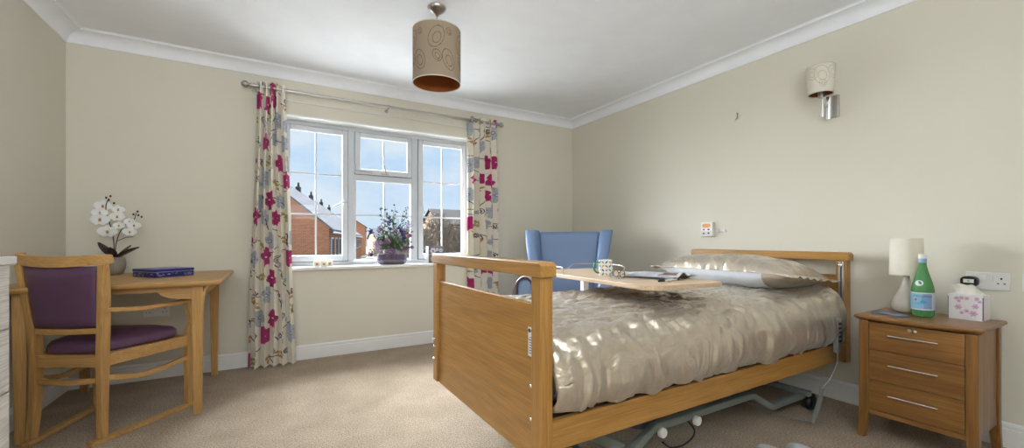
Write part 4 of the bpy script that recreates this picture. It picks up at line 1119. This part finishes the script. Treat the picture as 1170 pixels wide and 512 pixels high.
def bottle():
    t = thing('water_bottle', 'green mineral water bottle with pale blue label and white cap on the bedside cabinet', 'bottle', (2.80, .745, ZN))
    b = MB(); r = .0425
    prof = smoothpath([(.030, 0, 0), (.038, 0, .004), (r, 0, .016), (r, 0, .05), (r, 0, .10), (r, 0, .128), (.040, 0, .150), (.033, 0, .18), (.0235, 0, .215), (.0165, 0, .245), (.0138, 0, .268), (.0136, 0, .290)], 5)
    b.lathe([(.001, .004)]+[(p.x, p.z) for p in prof]+[(.001, .290)], 48); obj('bottle_body', b, M['bottleglass'], t, smooth=True)
    b = MB()
    b.lathe([(.0155, .288), (.0165, .290), (.0165, .306), (.015, .310), (.001, .311)], 30); obj('cap', b, M['whiteplastic'], t, smooth=True, smooth_angle=50)
    b = MB(); b.lathe([(.0150, .268), (.0152, .270), (.0150, .286), (.0142, .287)], 30, close=True); obj('neck_band', b, plain('pale_blue_band', lin(140, 168, 200), .5), t, smooth=True)
    # wrap-round label, printed
    n, m = 240, 70; z0, z1 = .036, .122; vs, U, V = [], [], []
    face = math.atan2(-.745, -2.80)      # side turned to the room
    for j in range(m):
        for i in range(n):
            a = face-1.75+3.5*i/(n-1); vs.append((.0432*math.cos(a), .0432*math.sin(a), z0+(z1-z0)*j/(m-1))); U.append(.0432*(a-face)); V.append((z1-z0)*j/(m-1))
    U, V = np.array(U), np.array(V); hh = z1-z0
    C = np.tile(np.array(lin(126, 158, 196)[:3]), (len(U), 1)); C[U < .0+.004*np.sin(V*90)] = lin(140, 190, 216)[:3]
    C[(V < .005) | (V > hh-.005)] = lin(214, 216, 220)[:3]; C[(V > .005) & (V < .0062)] = lin(30, 46, 96)[:3]; C[(V > hh-.0062) & (V < hh-.005)] = lin(30, 46, 96)[:3]
    C[(U > .036)] = lin(196, 200, 206)[:3]
    dx, dy = U-.002, V-.040; C[(np.abs(dx) < .011) & (np.abs(dy) < .008*(1-.5*np.abs(dx)/.011))] = lin(60, 160, 206)[:3]
    C[(np.hypot(U+.026, V-.050) < .005)] = lin(200, 60, 70)[:3]
    b = MB(); b.v = vs; b.f = [(j*n+i, j*n+i+1, (j+1)*n+i+1, (j+1)*n+i) for j in range(m-1) for i in range(n-1)]
    L = obj('label', b, vcol('printed_label', .4), t, smooth=True, colors=C)
    def wrap(txt, size, z, r, off=0, bold=1.0):
        v, f = text_mesh(txt, size); b = MB()
        b.add([((r)*math.cos(face+(x*bold+off)/r), (r)*math.sin(face+(x*bold+off)/r), z+y) for x, y, _ in v], f); return b
    obj('lettering', wrap('S.PELLEGRINO', .0115, z0+hh-.018, .0436), M['ink'], L)
    obj('lettering', wrap('CIN', .018, z0+.030, .0436, -.018), plain('bright_blue_print', lin(50, 150, 200), .5), L)
    b = MB(); vs = [] 
    for k in range(20):
        a = 2*PI*k/20; u = .016*math.cos(a); zz = .168+.014*math.sin(a); q = (zz-.150)/.03; rr = .0400-.0068*q+.0012; vs.append((rr*math.cos(face-.35+u/rr), rr*math.sin(face-.35+u/rr), zz))
    b.add(vs, [tuple(range(20))]); obj('neck_label', b, plain('white_oval_label', lin(206, 214, 222), .5), t)
bottle()

def tissue_box():
    t = thing('tissue_box', 'white tissue box with pink flower print on the bedside cabinet', 'tissue box', (2.918, .612, ZN))
    s, h = .0575, .118
    N = 70; b = MB(); C = []; cw = np.array(lin(226, 224, 226)[:3]); pk = np.array(lin(206, 170, 196)[:3]); rs = random.Random(6)
    def face(fn, w, hh, pattern):
        U, V, vs = [], [], []
        for j in range(N):
            for i in range(N): u, v = i/(N-1), j/(N-1); vs.append(fn(u, v)); U.append(u*w); V.append(v*hh)
        b.add(vs, [(j*N+i, j*N+i+1, (j+1)*N+i+1, (j+1)*N+i) for j in range(N-1) for i in range(N-1)])
        U, V = np.array(U), np.array(V); c = np.tile(cw, (len(U), 1))
        if pattern:
            for cx, cy, r in pattern:
                a = np.arctan2(V-cy, U-cx); d = np.hypot(U-cx, V-cy); c[d < r*(.55+.45*np.abs(np.cos(3*a)))] = pk; c[d < r*.18] = lin(170, 110, 160)[:3]
        C.append(c)
    pat = [(.028, .10, .010), (.045, .103, .011), (.062, .102, .010), (.036, .088, .009), (.095, .102, .010), (.034, .058, .014), (.090, .066, .013), (.062, .042, .010), (.046, .032, .009), (.084, .032, .015), (.104, .09, .008)]
    pat2 = [(x*.9+.005, y*.8+.01, r) for x, y, r in pat]
    face(lambda u, v: (-s, s-2*s*u, h*v), 2*s, h, pat); face(lambda u, v: (s, -s+2*s*u, h*v), 2*s, h, pat)
    face(lambda u, v: (-s+2*s*u, -s, h*v), 2*s, h, None); face(lambda u, v: (s-2*s*u, s, h*v), 2*s, h, None)
    face(lambda u, v: (-s+2*s*u, -s+2*s*v, h), 2*s, 2*s, None); face(lambda u, v: (-s+2*s*u, s-2*s*v, 0), 2*s, 2*s, None)
    obj('carton', b, vcol('printed_card', .45), t, colors=np.vstack(C))
    b = MB(); b.box(-s-.0005, -s+.003, -s-.0008, -s+.002, .002, h-.008); b.box(-s-.0008, -s+.002, s-.0015, s+.0008, .002, h-.008); obj('dark_edge_print', b, plain('purple_print', lin(90, 60, 120), .5), t)
    b = MB()
    def f(u, v):
        a = u*2-1; y = -.060*a-.004; z = h-.004+v*(.050-.052*max(0, a)**1.5-.0*(a*a)); x = .012*math.sin(a*4+v*2)*(1-v*.2)+.01*math.sin(v*3)
        return (x-.005, y*(1-.25*(1-v)), z+.003*math.sin(a*9))
    b.grid(f, 30, 14); obj('tissue', b, M['tissue'], t, smooth=True, solid=.0015)
    b = MB(); b.grid(lambda u, v: (.012+.012*math.sin(u*5), -.03+.055*u, h-.004+v*.03*math.sin(PI*min(1, u+.15))), 20, 8); obj('tissue', b, M['tissue'], t, smooth=True, solid=.0015)
tissue_box()
t = thing('spectacle_case', 'flat grey-blue case lying at the front of the bedside cabinet top', 'case', (2.72, .845, ZN), R(70))
b = MB(); b.prism([(.075*math.copysign(abs(math.cos(a))**.5, math.cos(a)), .036*math.copysign(abs(math.sin(a))**.5, math.sin(a))) for a in [2*PI*k/32 for k in range(32)]], 0, .009, 'z'); obj('case_body', b, plain('grey_blue_leatherette', lin(104, 112, 128), .6, bump=.3), t, bevel=.003)
b = MB(); b.box(-.060, .060, -.0012, .0012, .009, .0096); obj('seam', b, plain('pale_stitching', lin(150, 156, 168), .6), t)

# ------------------------------------------------------------ things on the window sill
ZS = WZ0
def flowers():
    t = thing('flower_arrangement', 'purple roses and green foliage in a slatted plum planter on the sill', 'flower arrangement', (.965, 3.895, ZS))
    b = MB(); n = 72; prof = [(.11, 0), (.125, .01), (.135, .05), (.138, .095), (.130, .095), (.126, .05), (.10, .02)]
    vs = [(r*math.cos(2*PI*k/n)*(1+.012*(1 if (k//3) % 2 else -1)), r*.50*math.sin(2*PI*k/n)*(1+.02*(1 if (k//3) % 2 else -1)), z) for r, z in prof for k in range(n)]
    b.v = vs; b.f = [(j*n+k, j*n+(k+1) % n, (j+1)*n+(k+1) % n, (j+1)*n+k) for j in range(len(prof)-1) for k in range(n)]+[tuple(reversed(range(n))), tuple((len(prof)-1)*n+k for k in range(n))]
    obj('planter', b, plain('plum_grey_wood', lin(92, 78, 100), .55, bump=.4, bscale=60), t)
    b = MB(); b.lathe([(.141, .028), (.143, .032), (.143, .040), (.141, .044)], 60, sy=.52, close=True); obj('band', b, plain('silver_grey_band', lin(120, 116, 134), .4), t)
    gm = plain('grey_green_leaf', lin(74, 104, 62), .6); gd = plain('deep_green_leaf', lin(40, 66, 44), .6); st = plain('green_stem', lin(64, 78, 52), .7)
    rs = random.Random(21)
    tips = []; b = MB()
    for k in range(30):
        a = rs.uniform(-1, 1); tx = a*.17; ty = rs.uniform(-.05, .015); tz = rs.uniform(.20, .52)*(1-.35*abs(a)); tips.append((tx, ty, tz))
        b.tube(smoothpath([(tx*.3, ty*.5, .06), (tx*.6, ty*.8, tz*.55), (tx, ty, tz)], 4), .0017, 5)
    tall = [(-.11, -.02, .50), (-.07, -.02, .54), (-.03, -.01, .47), (.02, -.02, .53), (.10, -.02, .50), (.14, -.02, .535), (-.20, -.05, .31), (-.21, -.04, .23), (.165, -.03, .33), (.05, -.02, .43)]
    for p in tall: b.tube(smoothpath([(p[0]*.2, p[1]*.5, .06), (p[0]*.6, p[1]*.9, p[2]*.6), p], 5), .0018, 5)
    obj('stems', b, st, t)
    def leafblade(b, c, d, L, w):
        c = Vector(c); d = Vector(d).normalized(); s = d.cross(Vector((rs.uniform(-.4, .4), 1, rs.uniform(-.3, .3)))).normalized()
        up = s.cross(d)*w*.25
        b.add([c, c+d*L*.35-s*w+up, c+d*L*.75-s*w*.6+up, c+d*L, c+d*L*.75+s*w*.6+up, c+d*L*.35+s*w+up], [(0, 1, 2, 3), (0, 3, 4, 5)])
    for m_, cnt in ((gm, 250), (gd, 210)):
        b = MB()
        for _ in range(cnt):
            p = rs.choice(tips); q = rs.uniform(.3, 1.0); c = (p[0]*q+rs.uniform(-.02, .02), p[1]*q+rs.uniform(-.015, .012), .08+(p[2]-.08)*q*.85)
            leafblade(b, c, (rs.uniform(-1, 1), rs.uniform(-.6, .3), rs.uniform(-.1, 1)), rs.uniform(.018, .042), rs.uniform(.004, .009))
        o = obj('foliage', b, m_, t)
    # small round-leaved sprays at the tips
    b = MB()
    for p in tall[:6]:
        for k in range(16):
            q = rs.uniform(.62, 1.04); c = Vector((p[0]*(.4+.6*q), p[1], p[2]*q))+Vector((rs.uniform(-.022, .022), rs.uniform(-.01, .01), rs.uniform(-.008, .008)))
            leafblade(b, c, (rs.uniform(-1, 1), rs.uniform(-.4, .4), rs.uniform(-.6, .8)), .018, .007)
    obj('dark_sprays', b, plain('slate_leaf', lin(52, 54, 66), .6), t)
    # delphinium spikes and lavender
    dm = plain('indigo_petals', lin(58, 50, 108), .7); lm = plain('lilac_petals', lin(150, 124, 160), .7)
    for p, m_ in (((-.035, -.03, .40), dm), ((.085, -.04, .30), dm), ((.06, -.05, .32), dm), ((-.20, -.05, .31), dm), ((.10, -.045, .25), dm), ((-.21, -.055, .10), dm), ((.15, -.04, .37), lm), ((-.14, -.05, .16), lm), ((-.11, -.06, .21), lm), ((-.16, -.05, .19), lm), ((-.03, -.05, .13), lm), ((-.12, -.04, .33), lm), ((-.06, -.06, .12), lm), ((.02, -.055, .11), lm)):
        b = MB()
        for k in range(26): c = (p[0]+rs.gauss(0, .012), p[1]+rs.gauss(0, .006), p[2]+rs.gauss(0, .016)); b.blob(c, (.007, .005, .006), 6, 4)
        obj('blossom', b, m_, t)
    # roses: nested curled petals
    for (x, y, z, r, col) in ((-.065, -.07, .215, .036, (134, 92, 124)), (.148, -.05, .27, .030, (150, 78, 116)), (.118, -.06, .155, .034, (128, 92, 128)), (.018, -.05, .31, .026, (158, 116, 156)), (.17, -.05, .16, .026, (120, 96, 130)), (-.02, -.075, .13, .030, (148, 110, 152))):
        b = MB()
        for ring_, (cnt, rr, hh) in enumerate(((3, .30, .9), (4, .55, .8), (5, .80, .6), (6, 1.0, .35))):
            for k in range(cnt):
                a0 = 2*PI*k/cnt+ring_*.6; wd = PI/cnt*1.25
                b.grid(lambda u, v: (x+r*rr*(.35+.65*v**.7)*math.cos(a0+(u*2-1)*wd), y+r*rr*(.35+.65*v**.7)*math.sin(a0+(u*2-1)*wd), z-r*.6+r*1.2*v*hh+r*.12*(1-(u*2-1)**2)*v), 7, 5)
        obj('rose', b, plain('dusky_rose_petals', lin(*col), .7), t, smooth=True, solid=.001)
flowers()
for k, (x, y) in enumerate(((.322, 3.870), (.374, 3.862), (.425, 3.885))):
    t = thing('votive_candle', ['leftmost', 'middle', 'rightmost'][k]+' of three small white square candle holders on the window sill', 'candle holder', (x, y, ZS), 0, 'candle holders on the sill')
    s = .023; b = MB(); b.box(-s, s, -s, s, 0, .012); b.box(-s, -s+.006, -s, s, .012, .050); b.box(s-.006, s, -s, s, .012, .050); b.box(-s+.006, s-.006, s-.006, s, .012, .050); b.box(-s+.006, s-.006, -s, -s+.006, .012, .050)
    obj('holder', b, M['wax'], t, bevel=.0015)
    b = MB(); b.lathe([(.015, .012), (.016, .034), (.002, .035), (.001, .043)], 16); obj('candle', b, M['cream_plastic'], t)
    b = MB(); b.lathe([(.010, 0), (.010, -.0008)], 14, (0, -s-.0003, .022), 'y'); obj('heart_window', b, plain('tan_inset', lin(176, 150, 118), .6), t)
# greetings card
t = thing('greetings_card', 'small grey floral greetings card standing at the right end of the sill', 'card', (1.41, 3.93, ZS), R(8))
N = 60; vs, U, V = [], [], []
for j in range(N):
    for i in range(N): u, v = i/(N-1), j/(N-1); vs.append((-.085+.17*u, 0, .165*v)); U.append(u); V.append(v)
U, V = np.array(U), np.array(V); C = np.tile(np.array(lin(92, 92, 102)[:3]), (len(U), 1))
for cx, cy, r in ((.28, .72, .2), (.62, .36, .22), (.25, .25, .13), (.8, .75, .13), (.55, .8, .1)):
    a = np.arctan2(V-cy, U-cx); d = np.hypot(U-cx, V-cy); C[d < r*(.7+.3*np.abs(np.cos(3*a)))] = lin(190, 184, 190)[:3]; C[d < r*.3] = lin(96, 84, 100)[:3]
for cx, cy in ((.12, .5), (.45, .12), (.4, .55), (.85, .15)): C[np.hypot(U-cx, (V-cy)*2) < .09] = lin(150, 140, 70)[:3]
b = MB(); b.v = vs; b.f = [(j*N+i, j*N+i+1, (j+1)*N+i+1, (j+1)*N+i) for j in range(N-1) for i in range(N-1)]
obj('front_leaf', b, vcol('printed_greeting_card', .5), t, colors=C, solid=.0008)
b = MB(); b.box(-.085, -.0845, .001, .055, 0, .165); b.add([(-.085, .001, 0), (.06, .055, 0), (.06, .055, .165), (-.085, .001, .165)], [(0, 1, 2, 3)]); obj('back_leaf', b, M['whiteplastic'], t)

# ------------------------------------------------------------ OUTSIDE
GZ = -1.9
def outside():
    gm, n, l, p = newmat('pale_tarmac'); p.inputs['Base Color'].default_value = lin(150, 150, 152); p.inputs['Roughness'].default_value = .9
    nz = n.new('ShaderNodeTexNoise'); nz.inputs['Scale'].default_value = .6; cr = n.new('ShaderNodeValToRGB'); cr.color_ramp.elements[0].color = (.018,.018,.018,1); cr.color_ramp.elements[1].color = (.034,.034,.036,1)
    l.new(nz.outputs['Fac'], cr.inputs[0]); l.new(cr.outputs[0], p.inputs['Base Color'])
    o = obj('bounce_slab', MB().box(-12, 16, 4.6, 20, GZ, GZ+.03), plain('pale_bounce', lin(226, 224, 220), .9)); o['kind'] = 'structure'  # unseen pale slab, added to bounce sunlight through the window onto the ceiling
    o = obj('ground', MB().box(-80, 160, 4.6, 200, GZ-.2, GZ), gm); o['kind'] = 'structure'
    bm_, n, l, p = newmat('orange_brick'); p.inputs['Specular IOR Level'].default_value = 0; tc = n.new('ShaderNodeTexCoord'); mp = n.new('ShaderNodeMapping'); mp.inputs['Rotation'].default_value = (PI/2, 0, 0)
    br = n.new('ShaderNodeTexBrick'); br.inputs['Scale'].default_value = 2.4; br.inputs['Color1'].default_value = (.42, .17, .09, 1); br.inputs['Color2'].default_value = (.31, .115, .06, 1); br.inputs['Mortar'].default_value = (.45, .30, .22, 1)
    br.inputs['Mortar Size'].default_value = .018; br.inputs['Brick Width'].default_value = .54; br.inputs['Row Height'].default_value = .18
    l.new(tc.outputs['Object'], mp.inputs[0]); l.new(mp.outputs[0], br.inputs['Vector']); l.new(br.outputs['Color'], p.inputs['Base Color']); p.inputs['Roughness'].default_value = .9
    rm, n, l, p = newmat('frosted_slate_tiles'); p.inputs['Specular IOR Level'].default_value = 0; tc = n.new('ShaderNodeTexCoord'); br = n.new('ShaderNodeTexNoise'); br.inputs['Scale'].default_value = 2.5; br.inputs['Detail'].default_value = 8
    cr = n.new('ShaderNodeValToRGB'); cr.color_ramp.elements[0].position = .35; cr.color_ramp.elements[0].color = (.09,.09,.10,1); cr.color_ramp.elements[1].position = .6; cr.color_ramp.elements[1].color = (.20,.20,.215,1)
    l.new(tc.outputs['Object'], br.inputs['Vector']); l.new(br.outputs['Fac'], cr.inputs[0]); l.new(cr.outputs[0], p.inputs['Base Color']); p.inputs['Roughness'].default_value = .8
    rg = plain('dark_grey_tiles', (.016,.016,.019,1), .8); tan = plain('tan_brick', (.36, .23, .14, 1), .95); dk = plain('dark_pot', lin(60, 58, 64), .8)
    def house(name, label, C, ang, L, hs, eave, pitch, wall, roof, chim=(), win=True, zb=GZ):
        # local x to the right across the gable, local y away along the ridge; origin at the near right eaves corner
        t = thing(name, label, 'house', (C[0], C[1], zb), ang)
        E = eave-zb; A = E+hs*pitch
        b = MB(); b.prism([(-2*hs, 0), (0, 0), (0, E), (-hs, A), (-2*hs, E)], 0, L, 'y'); obj('walls', b, wall, t)
        b = MB(); ov = .25
        for s in (1, -1):
            x0 = -hs; x1 = 0+ov if s > 0 else -2*hs-ov; z1 = E-ov*pitch
            lo = [(x0, -ov, A+.02), (x1, -ov, z1+.02), (x1, L+ov, z1+.02), (x0, L+ov, A+.02)]; hi = [(a, c, z+.13) for a, c, z in lo]; b.hexa(lo, hi)
        obj('roof', b, roof, t)
        for yy in chim:
            b = MB(); b.box(-hs-.22, -hs+.22, yy-.3, yy+.3, A-.3, A+.55); b.lathe([(.12, A+.55), (.1, A+1.0)], 10, (-hs, yy, 0)); obj('chimney', b, dk, t)
        if win:
            b = MB(); b.tube([(0.3, -.2, E-.28), (.3, L+.2, E-.28)], .07, 6); obj('gutter', b, M['upvc'], t)
            k = 1.2
            while k < L-1:
                for zz in (E-1.9, ):
                    b = MB(); b.box(0, .05, k, k+1.1, zz, zz+1.35); w = obj('window', b, M['upvc'], t); b = MB(); b.box(.05, .06, k+.12, k+.98, zz+.12, zz+1.23); obj('window_pane', b, dk, w)
                k += 2.6
        return t
    ang = -math.atan2(.21, .978)
    house('terraced_house', 'orange brick house with frosted roof and chimneys outside the left panes', (2.94, 27.2), ang, 50, 5.0, 1.75, .84, bm_, rm, (6, 13, 20, 28.5, 38, 48))
    house('terraced_house', 'dark grey roofed tan brick house beyond the first terrace outside the middle pane', (15.6, 84.0), ang, 8, 3.2, 3.6, .67, tan, rg, (), False)
    house('terraced_house', 'distant low house with pale roof seen above the flower planter', (15.2, 72.0), -PI/2, 8, 3.5, 1.3, .5, tan, rm, (), False)
    house('bungalow', 'distant house with brown roof rising behind the bare trees at right', (17.5, 47.0), -PI/2, 9, 4.0, 2.9, .5, tan, plain('brown_tiles', (.012, .009, .007, 1), .95), (), False)
    # fence
    b = MB(); A = Vector((8.6, 42.0, GZ)); B = Vector((13.5, 43.5, GZ)); 
    for k in range(26): q = k/26; c = A.lerp(B, q); b.box(c.x, c.x+.17, c.y, c.y+.04, GZ, GZ+1.7)
    tag(obj('fence', b, plain('weathered_fence', lin(176, 166, 150), .9)), 'weathered board fence across the road outside the middle pane', 'fence')
    # parked car
    t = thing('car', 'silver parked car beyond the fence line, low in the middle pane', 'car', (7.9, 37.0, GZ), R(-30))
    b = MB(); b.prism([(-2.1, .3), (-2.15, .7), (-1.9, .95), (-1.2, 1.0), (-.7, 1.42), (.7, 1.45), (1.3, 1.02), (2.0, .92), (2.12, .6), (2.1, .3)], -.85, .85, 'y'); obj('body', b, plain('silver_paint', lin(186, 190, 196), .25, .3), t, bevel=.06)
    b = MB(); b.prism([(-1.08, 1.03), (-.66, 1.38), (.64, 1.40), (1.14, 1.04)], -.862, .862, 'y'); obj('side_windows', b, dk, t)
    for x in (-1.35, 1.35):
        for y in (-.78, .78):
            b = MB(); b.lathe([(.02, -.1), (.3, -.1), (.33, -.06), (.33, .06), (.3, .1), (.02, .1)], 20, (x, y, .33), 'y'); obj('wheel', b, M['black'], t)
    # bare winter trees
    tw = plain('bare_twigs', (.08, .062, .05, 1), .9); rs = random.Random(31)
    def tree(label, x, y, h, spread, depth=6):
        t = thing('bare_tree', label, 'tree', (x, y, GZ), 0, 'bare trees outside the right panes')
        b = MB(); tr = MB(); cnt = [0]
        def br(p, d, L, r, k):
            if cnt[0] > 2600: return
            q = p+d*L; m = (p+q)/2+Vector((rs.uniform(-1, 1), rs.uniform(-1, 1), rs.uniform(-1, 1)))*L*.06
            (tr if k == depth else b).tube([p, m, q], [r, r*.85, r*.68], 4 if k < 3 else 6, cap=False); cnt[0] += 1
            if k == 0: return
            for _ in range(4 if k > 2 else 4):
                nd = (d+Vector((rs.uniform(-1, 1)*spread, rs.uniform(-1, 1)*spread, rs.uniform(-.25, .75)))).normalized()
                br(p.lerp(q, rs.uniform(.55, 1)), nd, L*rs.uniform(.6, .8), r*.58, k-1)
        br(Vector((0, 0, 0)), Vector((rs.uniform(-.08, .08), 0, 1)), h*.3, h*.026, depth)
        obj('trunk', tr, tw, t); obj('branches', b, tw, t)
    tree('leftmost bare tree outside the right casement', 6.3, 20.4, 5.4, 1.0)
    tree('middle bare tree outside the right casement', 7.9, 22.6, 5.0, 1.1)
    tree('rightmost bare tree outside the right casement', 9.6, 23.6, 5.0, 1.1)
    tree('low bare tree at the near end of the hedge outside the right casement', 5.2, 16.4, 4.2, 1.1)
    b = MB()
    for _ in range(15000):
        x = rs.uniform(5.2, 10.5); y = 18.3+rs.uniform(-.8, .8)+(x-6)*.3; z = GZ+abs(rs.uniform(0, 1))**.8*(3.6+.35*math.sin(x*2.1)+.2*math.sin(x*5))
        d = Vector((rs.uniform(-1, 1), rs.uniform(-1, 1), rs.uniform(-.2, 1.2))).normalized()*rs.uniform(.15, .4); s = Vector((rs.uniform(-1, 1), rs.uniform(-1, 1), rs.uniform(-1, 1))).normalized()*.022
        p = Vector((x, y, z)); b.add([p-s, p+s, p+d], [(0, 1, 2)])
    o = obj('hedge_twigs', b, plain('brown_hedge', (.095, .074, .054, 1), .95)); tag(o, 'dense brown winter hedge low outside the right casement', 'hedge'); o['kind'] = 'stuff'
outside()

# ------------------------------------------------------------ light
def world():
    w = bpy.data.worlds.new('World'); S.world = w; w.use_nodes = True; n = w.node_tree.nodes; l = w.node_tree.links
    bg = n['Background']; tc = n.new('ShaderNodeTexCoord')
    mp = n.new('ShaderNodeMapping'); mp.inputs['Scale'].default_value = (2.2, 2.2, 4.0); l.new(tc.outputs['Generated'], mp.inputs[0])
    nz = n.new('ShaderNodeTexNoise'); nz.inputs['Scale'].default_value = 2.2; nz.inputs['Detail'].default_value = 7; nz.inputs['Roughness'].default_value = .6
    l.new(mp.outputs[0], nz.inputs['Vector'])
    cr = n.new('ShaderNodeValToRGB'); e = cr.color_ramp.elements; e[0].position = .36; e[0].color = (0, 0, 0, 1); e[1].position = .68; e[1].color = (1, 1, 1, 1)
    l.new(nz.outputs['Fac'], cr.inputs[0])
    sp = n.new('ShaderNodeSeparateXYZ'); l.new(tc.outputs['Generated'], sp.inputs[0])
    sk = n.new('ShaderNodeValToRGB'); e = sk.color_ramp.elements; e[0].position = 0; e[0].color = lin(206, 230, 252); e[1].position = .6; e[1].color = lin(140, 196, 250)
    l.new(sp.outputs['Z'], sk.inputs[0])
    mx = n.new('ShaderNodeMix'); mx.data_type = 'RGBA'; l.new(cr.outputs[0], mx.inputs[0]); l.new(sk.outputs[0], mx.inputs[6]); mx.inputs[7].default_value = lin(232, 242, 252)
    l.new(mx.outputs[2], bg.inputs[0]); bg.inputs[1].default_value = 1.0
world()
def light(name, kind, loc, rot, energy, col=(1,1,1), **k):
    d = bpy.data.lights.new(name, kind); d.energy = energy; d.color = col
    for a, v in k.items(): setattr(d, a, v)
    o = bpy.data.objects.new(name, d); COL.objects.link(o); o.location = loc; o.rotation_euler = rot; return o
def aim(o, v): o.rotation_euler = Vector(v).to_track_quat('-Z', 'Y').to_euler()
s = light('soft_sun_high', 'SUN', (0, 8, 6), (0,0,0), 30.0, (.93, .97, 1), angle=R(55)); aim(s, (.06, -.95, -.85))
s = light('soft_sun_low', 'SUN', (-3, 8, 3), (0,0,0), 46, (.90, .95, 1), angle=R(75)); aim(s, (.55, -.9, -.12))
p = light('window_portal', 'AREA', (.915, 4.2, 1.41), (0,0,0), 1, shape='RECTANGLE', size=1.75, size_y=1.25); aim(p, (0, -1, 0)); p.data.cycles.is_portal = True
# added fill light behind the camera, aimed up at the ceiling; no window there
a = light('rear_fill_light', 'AREA', (-.1, YF+.05, 1.65), (0,0,0), 150, (.90, .95, 1), shape='RECTANGLE', size=1.8, size_y=1.2); aim(a, (-.1, .8, 1.7))

# ------------------------------------------------------------ camera
F = 470.0; th = math.atan(273/F)
cam = bpy.data.cameras.new('camera'); co = bpy.data.objects.new('camera', cam); COL.objects.link(co)
cam.sensor_fit = 'HORIZONTAL'; cam.sensor_width = 36; cam.lens = 36*F/1170; cam.shift_y = (274.5-256)/1170; cam.clip_start = .02; cam.clip_end = 400
co.location = (0, 0, 1.0); co.rotation_euler = (PI/2, 0, -th)
S.camera = co
S.view_settings.view_transform = 'Standard'; S.view_settings.look = 'None'; S.view_settings.gamma = 1; S.view_settings.exposure = 0
S.view_settings.use_curve_mapping = False
